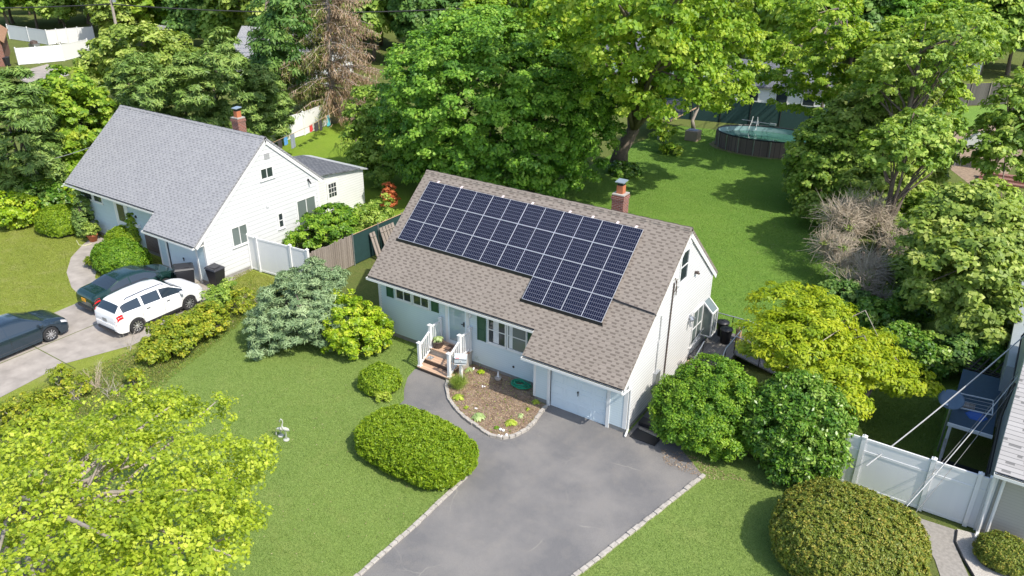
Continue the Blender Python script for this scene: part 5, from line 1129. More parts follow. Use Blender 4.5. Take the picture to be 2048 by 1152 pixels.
# ------------------------------------------------------------------ bins, steps, mailbox
def wheelie(name, label, pos, yaw, w_=.6, d_=.7, h_=1.05):
    t = thing(name, (pos[0], pos[1], 0), label, 'wheelie bin', 'black wheelie bins'); ca, sa = math.cos(yaw), math.sin(yaw)
    W = lambda x, y, z: (pos[0]+x*ca-y*sa, pos[1]+x*sa+y*ca, z)
    mb = MB(); a, b = w_/2, d_/2; c_, d2_ = a*.78, b*.78
    mb.add([W(-c_, -d2_, .04), W(c_, -d2_, .04), W(c_, d2_*.8, .04), W(-c_, d2_*.8, .04), W(-a, -b, h_*.93), W(a, -b, h_*.93), W(a, b, h_*.93), W(-a, b, h_*.93)], [(0,3,2,1),(4,5,6,7),(0,1,5,4),(1,2,6,5),(2,3,7,6),(3,0,4,7)])
    mb.build('body', M['black'], t, bevel=.03)
    mb = MB(); mb.add([W(-a*1.1, -b*1.08, h_*.94), W(a*1.1, -b*1.08, h_*.94), W(a*1.1, b*1.08, h_*.97), W(-a*1.1, b*1.08, h_*.97), W(-a*.95, -b*.9, h_), W(a*.95, -b*.9, h_), W(a*.95, b*.95, h_*1.05), W(-a*.95, b*.95, h_*1.05)], [(0,3,2,1),(4,5,6,7),(0,1,5,4),(1,2,6,5),(2,3,7,6),(3,0,4,7)])
    mb.obox(W(0, -.02, h_*1.035), (ca, sa, 0), (-sa, ca, 0), (0, 0, 1), a*.6, b*.55, .012)
    mb.build('lid', mat('bin_lid', (.032, .032, .037), .5), t, bevel=.015)
    for s_ in (-1, 1): MB().tube([W(s_*a*.95, b*.62, .12), W(s_*a*.8, b*.62, .12)], .12, 14).build('wheel', M['rubber'], t)
    MB().tube([W(-a*.8, b*1.12, h_*.93), W(a*.8, b*1.12, h_*.93)], .02, 6).build('handle', M['black'], t)
wheelie('wheelie_bin', 'larger black wheelie bin in front of the grey garage door', (-24.0, -5.95), R(150), .85, .9, 1.25)
wheelie('wheelie_bin', 'smaller black wheelie bin at the corner of the grey gable', (-22.9, -4.95), R(95), .66, .72, 1.12)

t = thing('entrance_steps', (-8.45, -4.3, 0), 'tan decked entrance steps with white railings at the front door', 'steps')
xa, xb = -9.30, -7.62
MB().box(xa, xb, -4.62, -3.76, .68, .72).build('landing', M['deck'], t); MB().box(xa+.03, xb-.03, -4.58, -3.78, 0, .68).build('base', M['stone'], t)
MB().box(xa-.02, xb+.02, -5.02, -4.60, .38, .42).build('tread', M['deck'], t); MB().box(xa+.02, xb-.02, -4.98, -4.585, 0, .38).build('base', M['pot'], t)
MB().box(xa-.02, xb+.02, -5.40, -5.0, .14, .18).build('tread', M['deck'], t); MB().box(xa+.02, xb-.02, -5.36, -4.985, 0, .14).build('base', M['pot'], t)
for x in (xa+.06, xb-.06):
    for (y, zb_, zt_) in ((-3.86, .72, 1.82), (-4.56, .72, 1.78), (-5.30, .18, 1.28)):
        mb = MB(); mb.box(x-.055, x+.055, y-.055, y+.055, zb_, zt_); p_ = mb.build('post', M['vinyl'], t)
        MB().box(x-.085, x+.085, y-.085, y+.085, zt_, zt_+.03).lathe((x, y, zt_+.03), [(.08, 0), (.02, .04)], 4).build('post_cap', M['vinyl'], p_)
        MB().box(x-.08, x+.08, y-.08, y+.08, zb_, zb_+.05).build('post_base', M['vinyl'], p_)
    for (y0, y1, a0, a1) in ((-3.92, -4.50, .80, .80), (-4.62, -5.24, .62, .26)):
        MB().bar((x, y0, a0+.88), (x, y1, a1+.88), .07, .05).build('rail', M['vinyl'], t); MB().bar((x, y0, a0), (x, y1, a1), .05, .06).build('rail', M['vinyl'], t)
        n = 5
        for i in range(n):
            u = (i+.5)/n; y = y0+(y1-y0)*u; z = a0+(a1-a0)*u; MB().box(x-.02, x+.02, y-.02, y+.02, z+.03, z+.86).build('baluster', M['vinyl'], t)
mb = MB(); mb.box(-8.72, -8.0, -4.35, -3.9, .721, .735); setp(mb.build('door_mat', M['mat_brown']), 'brown door mat lying before the front door', 'door mat')
t = thing('barrel_planter', (-8.98, -4.36, .72), 'dark round planter with a variegated hosta on the landing', 'planter')
MB().lathe((-8.98, -4.36, .72), [(.15, 0), (.22, .12), (.235, .30), (.25, .31), (.25, .34), (.22, .34), (.21, .29)], 24).build('pot', M['pot'], t, smooth=True)
k = 70; a = RNG.uniform(0, 6.28, k); rr_ = RNG.uniform(.03, .2, k); P = np.c_[-8.98+rr_*np.cos(a), -4.36+rr_*np.sin(a), 1.06+RNG.uniform(.02, .14, k)]
leaves('foliage', P, np.c_[np.cos(a)*.5, np.sin(a)*.5, np.ones(k)], .2, .08, RNG.uniform(.3, 1, k), LM['hostag'], t, T=np.c_[np.cos(a), np.sin(a), np.full(k, .4)])
t = thing('garden_sandals', (-9.05, -4.9, .42), 'pair of grey sandals on the entrance step', 'shoes')
for dx in (0, .13): MB().box(-9.12+dx, -9.03+dx, -5.0, -4.74, .421, .45).tube([(-9.12+dx, -4.88, .45), (-9.075+dx, -4.88, .50), (-9.03+dx, -4.88, .45)], .012, 5).build('sandal', M['metal'], t)
# mailbox
mx, my = -7.28, -5.02
t = thing('mailbox', (mx, my, 0), 'grey white mailbox with house number on a pale post by the walk', 'mailbox')
MB().box(mx-.05, mx+.05, my-.05, my+.05, 0, .86).build('post', M['white'], t)
a_ = R(27); ax = (math.cos(a_), math.sin(a_), 0); ay = (-math.sin(a_), math.cos(a_), 0); W = lambda x, y, z: (mx+x*ax[0]+y*ay[0], my+x*ax[1]+y*ay[1], z)
mb = MB(); mb.obox(W(0, 0, .98), ax, ay, (0, 0, 1), .25, .13, .12); body = mb.build('box', mat('mailbox_paint', (.50, .55, .58), .4, var=.05), t, bevel=.015)
mb = MB(); mb.plate([W(-.26, -.15, 1.10), W(.26, -.15, 1.10), W(.26, .14, 1.20), W(-.26, .14, 1.20)], (0, 0, .015)); mb.build('lid', mat('mailbox_lid', (.46, .50, .53), .4, var=.05), t)
MB().obox(W(0, -.136, 1.085), ax, ay, (0, 0, 1), .25, .005, .012).obox(W(0, -.136, .905), ax, ay, (0, 0, 1), .25, .005, .008).build('seam', M['blackmetal'], t)
MB().obox(W(0, -.14, 1.0), ax, ay, (0, 0, 1), .055, .004, .04).build('number_plate', M['white'], t)
MB().tube([W(-.24, -.14, 1.125), W(-.24, -.17, 1.125)], .02, 8).build('knob', M['black'], t)
MB().tube([W(-.25, -.17, .87), W(.25, -.17, .87)], .012, 6).build('paper_hook', M['white'], t)
def text(s, loc, size, rz, m, parent, name, tilt=math.pi/2):
    cu = bpy.data.curves.new(name, 'FONT'); cu.body = s; cu.size = size; cu.align_x = 'CENTER'; cu.align_y = 'CENTER'; cu.extrude = .001
    o = bpy.data.objects.new(name, cu); C.objects.link(o); dg = bpy.context.evaluated_depsgraph_get(); me = bpy.data.meshes.new_from_object(o.evaluated_get(dg))
    bpy.data.objects.remove(o); me.materials.clear(); me.materials.append(m); q = bpy.data.objects.new(name, me); C.objects.link(q)
    q.parent = parent; q.rotation_euler = (tilt, 0, rz); q.location = tuple(np.array(loc)-org(parent)); return q
text('15', W(0, -.147, 1.0), .075, a_, M['blackmetal'], t, 'house_number')
mb = MB(); mb.plate([W(-.2, -.13, 1.12), W(-.05, -.13, 1.12), W(-.05, -.10, 1.13), W(-.2, -.10, 1.13)], (0, 0, .004)); mb.build('red_lettering', M['red'], t)
# bed plants
def hosta(lb, px, py, r, lm, nm='hosta', n=60, ll=.2, lw=.085):
    p = at(px, py, .05); t = thing(nm, p, lb, 'plant', 'low plants in the front bed'); a = RNG.uniform(0, 6.28, n); q = RNG.uniform(.1, 1, n)
    P = np.c_[p[0]+r*q*np.cos(a)*.75, p[1]+r*q*np.sin(a)*.75, .05+r*(.55-.35*q)+RNG.uniform(0, .04, n)]
    leaves('foliage', P, np.c_[np.cos(a)*q*.8, np.sin(a)*q*.8, np.ones(n)], ll, lw, RNG.uniform(.1, 1, n), LM[lm], t, T=np.c_[np.cos(a), np.sin(a), .35-q*.7], fold=.08)
    MB().lathe((p[0], p[1], .03), [(r*.3, 0), (r*.25, .05), (.01, r*.3)], 8).build('crown', M['core'], t)
hosta('bright yellow green hosta beside the ornamental grass', 917, 797, .27, 'hosta', n=80)
hosta('tiny yellow hosta between the two big left ones', 933, 817, .14, 'hosta', n=26, ll=.13, lw=.05)
hosta('broad pale leaved hosta in the left of the bed', 957, 836, .30, 'hostag', n=75, ll=.24, lw=.13)
hosta('yellow green hosta near the kerb tip', 1022, 848, .27, 'hosta', n=80)
hosta('small blue green hosta right of the kerb tip', 1042, 833, .16, 'hostag', n=30, ll=.16, lw=.08)
hosta('tiny yellow hosta near the garage', 1056, 820, .11, 'hosta', n=22, ll=.12, lw=.04)
hosta('yellow green hosta at the garage corner', 1072, 806, .18, 'hosta', n=50)
hosta('small round green dianthus by the kerb', 993, 857, .13, 'yew', 'dianthus', n=220, ll=.06, lw=.02)
hosta('bright green sedum mound by the lavender', 962, 746, .22, 'laurel', 'sedum', n=300, ll=.08, lw=.03)
hosta('leafy iris clump beside the mailbox', 938, 742, .2, 'hostag', 'iris', n=30, ll=.26, lw=.05)
def tuft(lb, px, py, r, h_, lm, n, wd=.012, nm='ornamental_grass'):
    p = at(px, py, .05); t = thing(nm, p, lb, 'plant'); a = RNG.uniform(0, 6.28, n); q = RNG.uniform(0, 1, n)**.6
    P = np.c_[p[0]+r*q*np.cos(a)*.6, p[1]+r*q*np.sin(a)*.6, .05+h_*.45*RNG.uniform(.7, 1.2, n)]
    leaves('blades', P, RNG.normal(size=(n, 3)), h_, wd, RNG.uniform(0, .8, n), LM[lm], t, T=np.c_[np.cos(a)*q*.7, np.sin(a)*q*.7, np.ones(n)])
    MB().lathe((p[0], p[1], .02), [(r*.3, 0), (r*.2, .08), (.01, .1)], 8).build('crown', M['core'], t)
tuft('fine green ornamental grass at the foot of the mailbox', 917, 775, .45, .62, 'dull', 1100, .009)
tuft('grey green lavender clump against the front wall', 962, 724, .42, .55, 'spruce', 700, .022, 'lavender')
# hose, ornaments
c = at(1041, 771, .06); mb = MB(); pts = []
for i in range(210):
    a = i*.33; r = .26+.09*math.sin(i*.21)+.05*math.cos(i*.53); pts.append((c[0]+.05*math.sin(i*.11)+r*math.cos(a)*1.25, c[1]+.04*math.cos(i*.17)+r*math.sin(a)*.85, .07+.05*abs(math.sin(i*.13))+i*.0004))
mb.tube(pts, .014, 6); setp(mb.build('garden_hose', M['hose'], smooth=True), 'tangled green garden hose lying in the bed by the garage wing', 'hose')
c = at(996, 760, .05); t = thing('garden_ornament', c, 'white bird ornament in a grey pot in the bed', 'ornament')
MB().lathe(c, [(.08, 0), (.14, .05), (.15, .14), (.12, .15)], 16).build('pot', M['concrete'], t, smooth=True)
MB().tube([c+np.array(q) for q in ((-.03, 0, .1), (-.02, 0, .3), (0, 0, .42), (.03, 0, .3), (.03, 0, .12))], [.03, .02, .02, .02, .03], 8).build('bird', M['vinyl'], t)
for lb, px, py, s_ in (('white stone cluster by the kerb tip', 1006, 866, .09), ('white stones right of the kerb tip hosta', 1000, 872, .06), ('white stone in the middle of the bed', 967, 774, .05), ('pale rock by the wall lavender', 945, 738, .06), ('white rock among hostas', 951, 818, .05), ('small white stone by the lavender', 986, 725, .05)):
    c = at(px, py, .06); mb = MB()
    for j in range(3): q = c+np.append(RNG.normal(0, s_*.8, 2), 0); mb.lathe(q, [(s_*.4, -.01), (s_*.7, s_*.3), (s_*.5, s_*.7), (.01, s_*.85)], 7)
    setp(mb.build('garden_stone', M['fabric_w']), lb, 'stone', 'white stones in the bed')
for lb, px, py in (('small terracotta saucer beside the left hand railing end', 942, 706), ):
    c = at(px, py, .05); mb = MB(); mb.lathe((-7.5, -4.3, .0), [(.06, 0), (.09, .12), (.08, .12)], 14); setp(mb.build('terracotta_pot', M['terracotta'], smooth=True), 'small terracotta pot beside the right railing', 'pot')
# lawn birds
for lb, px, py, h_, up_ in (('pale bird statue with raised curved neck on the lawn', 573, 880, .95, True), ('pale bird statue with lowered head on the lawn', 562, 872, .62, False)):
    b = at(px, py); t = thing('bird_statue', b, lb, 'statue', 'pale bird statues on the lawn'); Z = lambda x, y, z: b+np.array([x, y, z])
    MB().lathe(b, [(.11, 0), (.11, .03), (.05, .05)], 14).build('base', M['statue'], t)
    for s_ in (-.025, .025): MB().tube([Z(s_, 0, .03), Z(s_*1.2, .01, .2), Z(s_, 0, h_*.42)], .011, 6).build('leg', M['statue'], t)
    mb = MB(); mb.tube([Z(.10, .10, h_*.40), Z(.07, .07, h_*.46), Z(0, 0, h_*.52), Z(-.05, -.05, h_*.56)]+([Z(-.07, -.06, h_*.68), Z(-.03, -.03, h_*.82), Z(-.04, -.04, h_*.93), Z(-.08, -.07, h_*.97), Z(-.11, -.1, h_*.92), Z(-.12, -.1, h_*.82)] if up_ else [Z(-.1, -.08, h_*.52), Z(-.13, -.1, h_*.3), Z(-.12, -.1, h_*.1), Z(-.15, -.12, .03)]),
                       [.015, .06, .075, .05, .025, .02, .02, .03, .02, .008] if up_ else [.015, .055, .07, .045, .02, .018, .025, .008], 8); mb.build('body', M['statue'], t, smooth=True)

# ------------------------------------------------------------------ fences
def vfence(name, label, posts, h=1.95, gate=None, rail=True, group=None, step=None):
    """white vinyl fence: posts = [(x, y)], panels between them"""
    t = thing(name, (posts[0][0], posts[0][1], 0), label, 'fence', group)
    for i, (x, y) in enumerate(posts):
        po = MB().box(x-.065, x+.065, y-.065, y+.065, 0, h+.05).build('post', M['vinyl'], t)
        MB().box(x-.08, x+.08, y-.08, y+.08, h+.05, h+.08).lathe((x, y, h+.08), [(.09, 0), (.01, .07)], 4).build('post_cap', M['vinyl'], po)
    for i in range(len(posts)-1):
        a = np.array(posts[i]); b = np.array(posts[i+1]); d = unit(b-a); n = np.array([-d[1], d[0]]); a = a+d*.07; b = b-d*.07; L_ = np.linalg.norm(b-a); c = (a+b)/2
        z0, z1 = .08, h-.04
        pn = MB().obox((c[0], c[1], (z0+z1)/2), (*d, 0), (*n, 0), (0, 0, 1), L_/2, .014, (z1-z0)/2-.03).build('gate_panel' if gate == i else 'panel', M['vinylp'], t)
        zr = [z0, z1]+([h-.5] if rail else [])
        for z in zr: MB().obox((c[0], c[1], z), (*d, 0), (*n, 0), (0, 0, 1), L_/2, .028, .045).build('rail', M['vinyl'], pn)
    return t
M['vinylp'] = planks('white_vinyl_boards', (.69, .69, .70), (.72, .72, .72), .16, True, .0)
vfence('white_vinyl_fence', 'white vinyl fence with gate between bronze boxwood and tan house', [(6.45, -2.86), (7.62, -2.85), (9.68, -2.85), (10.98, -2.84), (11.30, -2.84)], 1.98, gate=2)
vfence('white_vinyl_fence', 'white vinyl fence and gate joining the grey house gable', [(-24.05+.75, -2.45), (-22.62, -2.42), (-20.32, -2.2), (-19.15, -2.12)], 1.93, gate=0, rail=False)
# wooden and mesh fence between the houses
t = thing('property_fence', (-19.0, 2, 0), 'weathered picket and green mesh fence between the two houses', 'fence')
mb = MB(); y = -2.0
while y < 1.0:
    h_ = 1.75+RNG.uniform(-.05, .05); mb.box(-19.16, -19.13, y, y+.13, .02, h_); y += .145
mb.build('picket_panel', M['wood'], t)
MB().box(-19.115, -19.10, 1.05, 9.5, .05, 1.75).build('mesh_panel', M['mesh'], t)
for y in (1.02, 3.0, 5.0, 7.0, 9.0): MB().tube([(-19.07, y, 0), (-19.07, y, 1.85)], .03, 7).build('post', M['metal'], t)
MB().tube([(-19.08, 1.0, 1.78), (-19.08, 9.5, 1.78)], .022, 6).build('top_rail', M['wood_b'], t)
# leaning timber, pallet and pots by that fence
def lean(name, label, cat_, m, y0, y1, x0, x1, z1, n, th=.02, group=None):
    t = thing(name, (x0, y0, 0), label, cat_, group); w_ = (y1-y0)/n
    for i in range(n): MB().plate([(x0, y0+w_*i, 0.02), (x0, y0+w_*(i+.8), 0.02), (x1, y0+w_*(i+.8), z1), (x1, y0+w_*i, z1)], (.03, 0, .0)).build('slat', m, t)
    for u in (.15, .85): MB().bar((x0+(x1-x0)*u+.045, y0, z1*u+.02), (x0+(x1-x0)*u+.045, y1-w_*.2, z1*u+.02), .05, .03).build('crosspiece', m, t)
lean('leaning_gate', 'old wooden gate with arched top leaning on the mesh fence', 'gate', M['wood'], 2.9, 4.1, -18.35, -18.9, 1.6, 5)
lean('leaning_boards', 'grey boards leaning on the mesh fence left of the old gate', 'boards', M['wood'], 2.2, 2.65, -18.5, -19.0, 1.5, 2)
lean('wood_pallet', 'pale slatted pallet lying before the leaning boards', 'pallet', M['wood_b'], 1.9, 2.5, -17.4, -18.3, .25, 8)
t = thing('plastic_barrel', (-17.7, 2.9, 0), 'orange barrel with white sacks beside the pallet', 'barrel')
MB().lathe((-17.7, 2.9, 0), [(.2, 0), (.24, .2), (.22, .5), (.2, .55)], 16).build('body', M['orange_pl'], t, smooth=True)
setp(MB().lathe((-17.9, 3.3, 0), [(.3, 0), (.38, .12), (.3, .3), (.12, .38)], 9).build('white_sack', M['fabric_w'], smooth=True), 'crumpled white sack behind the orange barrel', 'sack')
setp(MB().lathe((-17.95, 3.35, .38), [(.12, 0), (.17, .24), (.16, .26)], 14).build('terracotta_pot', M['terracotta'], smooth=True), 'upturned terracotta pot on the white sack', 'pot')
# back fence, pool and shelter
fl, fr_ = np.array([-22.0, 42.2]), np.array([-1.5, 46.8])
t = thing('dark_mesh_fence', (fl[0], fl[1], 0), 'tall fence covered with dark green mesh behind the pool', 'fence')
d = unit(fr_-fl); n = np.array([-d[1], d[0]]); c = (fl+fr_)/2
MB().obox((c[0], c[1], 1.05), (*d, 0), (*n, 0), (0, 0, 1), np.linalg.norm(fr_-fl)/2, .02, 1.05).build('mesh', M['mesh'], t)
for u in np.linspace(0, 1, 9): p = fl+(fr_-fl)*u-n*.06; MB().tube([(*p, 0), (*p, 2.15)], .04, 6).build('post', M['black'], t)
pc = at(1545, 296, .6)[:2]; pc = np.array([-7.9, 37.3])
t = thing('swimming_pool', (pc[0], pc[1], 0), 'above ground oval pool with dark panelled wall in the back yard', 'pool')
rx, ry, hp = 4.1, 2.5, 1.25; yaw_ = R(8); NN = 56
def el(a, k=1.0): x, y = rx*k*math.cos(a), ry*k*math.sin(a); return (pc[0]+x*math.cos(yaw_)-y*math.sin(yaw_), pc[1]+x*math.sin(yaw_)+y*math.cos(yaw_))
mb = MB(); vs = []; fs = []
for i in range(NN):
    a = 2*math.pi*i/NN; o_, q_ = el(a), el(a, .985); vs += [(*o_, 0), (*o_, hp), (*q_, hp), (*q_, .1)]
for i in range(NN): a = i*4; b_ = ((i+1) % NN)*4; fs += [(a, b_, b_+1, a+1), (a+1, b_+1, b_+2, a+2)]
mb.add(vs, fs); mb.build('wall', M['pool_wall'], t)
mb = MB(); vs = [(*el(2*math.pi*i/NN, .982), hp-.02) for i in range(NN)]+[(*el(2*math.pi*i/NN, .978), .1) for i in range(NN)]; mb.add(vs, [(i, NN+i, NN+(i+1)%NN, (i+1)%NN) for i in range(NN)]); mb.build('liner', M['liner'], t)
wm, N, L, b_ = newmat('green_pool_water'); b_.inputs['Base Color'].default_value = (.045, .13, .10, 1); b_.inputs['Roughness'].default_value = .05; bump(N, L, noise(N, L, 6, 3), b_, .1, .02)
mb = MB(); mb.add([(*el(2*math.pi*i/NN, .97), hp-.42) for i in range(NN)], [tuple(range(NN))]); mb.build('water', wm, t)
mb = MB(); mb.tube([(*el(2*math.pi*i/NN, .99), hp+.02) for i in range(NN+1)], .06, 6, False); mb.build('top_rim', M['black'], t)
for i in range(20): a = 2*math.pi*(i+.5)/20; q_ = el(a, 1.012); MB().box(q_[0]-.035, q_[0]+.035, q_[1]-.035, q_[1]+.035, 0, hp).build('upright', M['metal'], t)
o = MB().prism([(el(2*math.pi*i/40, 1.13 if i > 20 else 1.1)) for i in range(40)], -.02, .0025).build('pool_gravel', mat('pool_surround', (.30, .21, .15), 1, var=.5, scale=3)); setp(o, kind='structure')
lp = at(1488, 255, 1.3); t = thing('pool_ladder', (lp[0], lp[1], 0), 'white a-frame ladder standing at the far rim of the pool', 'ladder'); lx, ly = el(R(112))
for s_ in (-.28, .28): MB().tube([(lx+s_*1.5, ly+.5, 0), (lx+s_, ly+.15, 1.5), (lx+s_*.7, ly+.05, 2.0), (lx+s_*.9, ly-.1, 1.5), (lx+s_*1.1, ly-.4, 1.0)], .025, 6).build('rail', M['vinyl'], t)
for z in (.4, .75, 1.1, 1.45): MB().box(lx-.3, lx+.3, ly+.13+.25*(1.5-z), ly+.2+.25*(1.5-z), z, z+.03).build('step', M['vinyl'], t)
setp(MB().tube([(lx-1.2, ly+.3, 1.55), (lx+1.2, ly+.35, 1.5)], .02, 6).box(lx+1.2, lx+1.7, ly+.25, ly+.5, 1.42, 1.56).build('pool_brush', M['metal']), 'long handled pool skimmer laid across the ladder', 'skimmer')
bx_, by_ = el(R(60), 1.2); t = thing('pool_filter', (bx_, by_, 0), 'pump table with a blue tarpaulin behind the pool', 'pump'); MB().box(bx_-1.3, bx_+1.4, by_-.3, by_+.4, 1.0, 1.08).build('table', M['metal'], t)
MB().lathe((bx_, by_, 1.08), [(.7, 0), (.6, .12), (.35, .22), (.1, .25)], 9).build('tarpaulin', M['blue'], t)
# tarpaulin shelter
s0 = at(1300, 262); t = thing('tarpaulin_shelter', s0, 'black tarpaulin shelter on poles in the corner of the back yard', 'shelter')
A_ = [np.array([-18.9, 34.6]), np.array([-15.6, 34.6]), np.array([-15.6, 40.4]), np.array([-19.2, 40.4])]
for q_ in A_: MB().tube([(*q_, 0), (*q_, 1.7)], .035, 6).build('pole', M['metal'], t)
mb = MB(); gn = 14; vs = []
for i in range(gn):
    for j in range(gn):
        u, v_ = i/(gn-1), j/(gn-1); p = (A_[0]*(1-u)+A_[1]*u)*(1-v_)+(A_[3]*(1-u)+A_[2]*u)*v_; z = 1.7+.75*(1-abs(2*u-1))+RNG.normal(0, .05)-.12*math.sin(v_*9); vs.append((p[0], p[1], z))
mb.add(vs, [(i*gn+j, (i+1)*gn+j, (i+1)*gn+j+1, i*gn+j+1) for i in range(gn-1) for j in range(gn-1)]); mb.build('tarpaulin', M['tarp'], t)
MB().bar((-15.55, 33.9, 1.7), (-15.5, 41, 1.75), .08).bar((-19.2, 34.5, 1.7), (-15.4, 34.5, 1.7), .08).build('roof_beam', M['wood_b'], t)
setp(MB().lathe((-16.1, 35.2, 0), [(.5, 0), (.55, .5), (.5, .95), (.35, 1.0)], 8).build('white_bag', M['fabric_w'], smooth=True), 'big white bag with blue straps under the shelter edge', 'bag')
c = at(1385, 280); t = thing('storage_box', c, 'tan storage box with a dark lid beside the fence line tree', 'box'); MB().box(c[0]-.55, c[0]+.55, c[1]-.5, c[1]+.5, 0, .85).build('body', M['tan'], t, bevel=.03); MB().box(c[0]-.4, c[0]+.35, c[1]-.3, c[1]+.3, .85, .9).build('lid', M['fabric_g'], t)
# white fence and clothesline behind the grey house
pts = [tuple(at(505, 295)[:2]), tuple(at(560, 285)[:2]), tuple(at(610, 270)[:2]), tuple(at(655, 250)[:2])]
vfence('white_vinyl_fence', 'white vinyl fence behind the clothesline and dying spruce', pts, 1.95, rail=False)
pa, pb = at(555, 318, 1.7)[:2], np.array([-43.0, 23.0])
t = thing('clothesline', (pa[0], pa[1], 0), 'long clothesline running from the grey house to the dying spruce', 'clothesline')
pa = np.array([-36.6, 10.6]); pb = np.array([-41.2, 23.0]); MB().tube([(*pa, 1.9), (*((pa+pb)/2), 1.7), (*pb, 2.0)], .02, 5).build('line', M['wood_b'], t); MB().tube([(*pa, 0), (*pa, 2.0)], .05, 7).build('pole', M['metal'], t)
for i, (u, w_, h_, m_, lb) in enumerate([(.10, .45, .7, 'fabric_d', 'black shirt at the near end of the clothesline'), (.17, .4, .6, 'fabric_b', 'blue towel beside the black shirt on the line'), (.25, .5, 1.1, 'fabric_g', 'long grey blue cloth hanging on the line'), (.43, .4, .5, 'fabric_w', 'white cloth left of the red one on the line'), (.49, .4, .55, 'fabric_r', 'red cloth hanging on the clothesline'), (.56, .5, .75, 'fabric_d', 'black cloth right of the red one'), (.62, .35, .9, 'fabric_d', 'narrow black trousers on the clothesline'), (.73, .45, .9, 'fabric_t', 'light teal shirt at the far end of the clothesline')]):
    p = pa+(pb-pa)*u; d = unit(pb-pa); n_ = np.array([-d[1], d[0]]); zt_ = 1.9-.72*u*(1-u)+.05*u; mb = MB(); vs = []
    for a in range(6):
        for b2 in range(5): q_ = p+d*w_*(a/5-.5)*1.3+n_*(.05*math.sin(a*1.9)*(b2/4)); vs.append((q_[0], q_[1], zt_-h_*b2/4))
    mb.add(vs, [(a*5+b2, a*5+b2+1, (a+1)*5+b2+1, (a+1)*5+b2) for a in range(5) for b2 in range(4)]); o = mb.build('hanging_cloth', M[m_]); sm = o.modifiers.new('thick', 'SOLIDIFY'); sm.thickness = .02; setp(o, lb, 'laundry', 'laundry on the clothesline')
# potted plant by the grey house
c = at(187, 482, .0); t = thing('potted_shrub', c, 'terracotta pot with a light green shrub by the grey house walk', 'potted plant')
MB().lathe(c, [(.2, 0), (.28, .35), (.31, .36), (.31, .45), (.25, .45)], 18).build('pot', M['terracotta'], t, smooth=True)
P, Nn, v_, dd_ = clump_leaves(*clumps([(c[0], c[1], .75, .45, .45, .3)], 30), 35, .2); leaves('foliage', P, Nn, .12, .07, v_, LM['dull'], t)
setp(MB().tube([tuple(at(q[0], q[1], .02)) for q in ((153, 481), (158, 490), (170, 491), (183, 487))], .02, 6).build('garden_hose', mat('pale_hose', (.6, .6, .35), .5)), 'short pale hose on the grass beside the potted shrub', 'hose')
# ramp, railings and bins by the patio door
t = thing('wooden_ramp', (1.2, 3.0, 0), 'grey ramp and landing with metal handrails beside the patio window', 'ramp')
MB().box(0.0, 1.55, 1.3, 4.3, .45, .52).build('landing', planks('grey_decking', (.10, .095, .09), (.17, .16, .15), .14), t); MB().box(.05, 1.5, 1.35, 4.25, 0, .45).build('frame', M['wood'], t)
mb = MB(); mb.plate([(1.55, 2.6, .5), (1.55, 4.2, .5), (3.6, 4.2, .05), (3.6, 2.6, .05)], (0, 0, -.05)); mb.build('ramp_board', planks('grey_ramp', (.12, .12, .12), (.18, .17, .165), .14), t)
MB().box(0.02, .7, .55, 1.28, .0, .36).build('step', M['wood_b'], t); MB().box(.75, 1.5, .9, 1.28, 0, .3).build('step', M['concrete'], t)
for p_, q_ in (((.55, 1.4, 1.35), (.55, -.4, .7)), ((1.5, 1.35, 1.35), (1.5, 4.3, 1.35)), ((.1, 4.25, 1.35), (1.5, 4.25, 1.35)), ((1.5, 2.6, 1.35), (3.6, 2.6, .9)), ((1.55, 4.25, 1.35), (3.6, 4.25, .9)), ((1.5, 1.35, 1.35), (1.7, -.5, .8)), ((.1, 1.35, 1.2), (.1, 2.5, 1.35))):
    MB().tube([p_, q_], .025, 6).build('handrail', M['metal'], t)
for x, y, z0_, z1_ in ((.55, 1.35, .0, 1.35), (1.5, 1.35, 0, 1.35), (1.5, 2.6, .5, 1.35), (1.5, 4.25, .5, 1.35), (.1, 4.25, .5, 1.35), (2.6, 2.6, .2, 1.1), (3.5, 2.6, .05, .92), (2.6, 4.25, .2, 1.1), (3.5, 4.25, .05, .92), (.8, 4.25, .5, 1.35)): MB().tube([(x, y, z0_), (x, y, z1_)], .022, 6).build('baluster', M['blackmetal'], t)
for lb, x, y in (('black lidded dustbin at the inner corner of the landing', .5, 3.85), ('black lidded dustbin in front on the landing', .85, 3.3)):
    tt = thing('dustbin', (x, y, .52), lb, 'dustbin', 'black dustbins on the landing'); MB().lathe((x, y, .52), [(.2, 0), (.26, .6), (.27, .62)], 18).build('body', M['black'], tt, smooth=True); MB().lathe((x, y, 1.14), [(.28, 0), (.28, .05), (.1, .1), (.01, .1)], 18).tube([(x-.1, y, 1.23), (x, y, 1.28), (x+.1, y, 1.23)], .015, 6).build('lid', M['black'], tt, smooth=True)
setp(MB().box(1.15, 1.35, 3.7, 3.95, .52, 1.1).build('cardboard_box', M['wood_b']), 'tall tan box standing beside the dustbins', 'box')
for lb, x0_, y0_ in (('dark rubber mat beside the garage corner', .15, -4.25), ): setp(MB().box(x0_, x0_+1.0, y0_-.35, y0_+.3, .004, .03).build('rubber_mat', M['black']), lb, 'mat')
setp(MB().box(.1, .75, -3.75, -3.35, .0, .16).build('low_step', M['black']), 'low dark step behind the rubber mat', 'step')
setp(MB().bar((.25, -3.95, .05), (1.05, -4.05, .05), .08, .05).build('timber_strip', M['concrete']), 'pale timber strip lying on the dark mats', 'board')
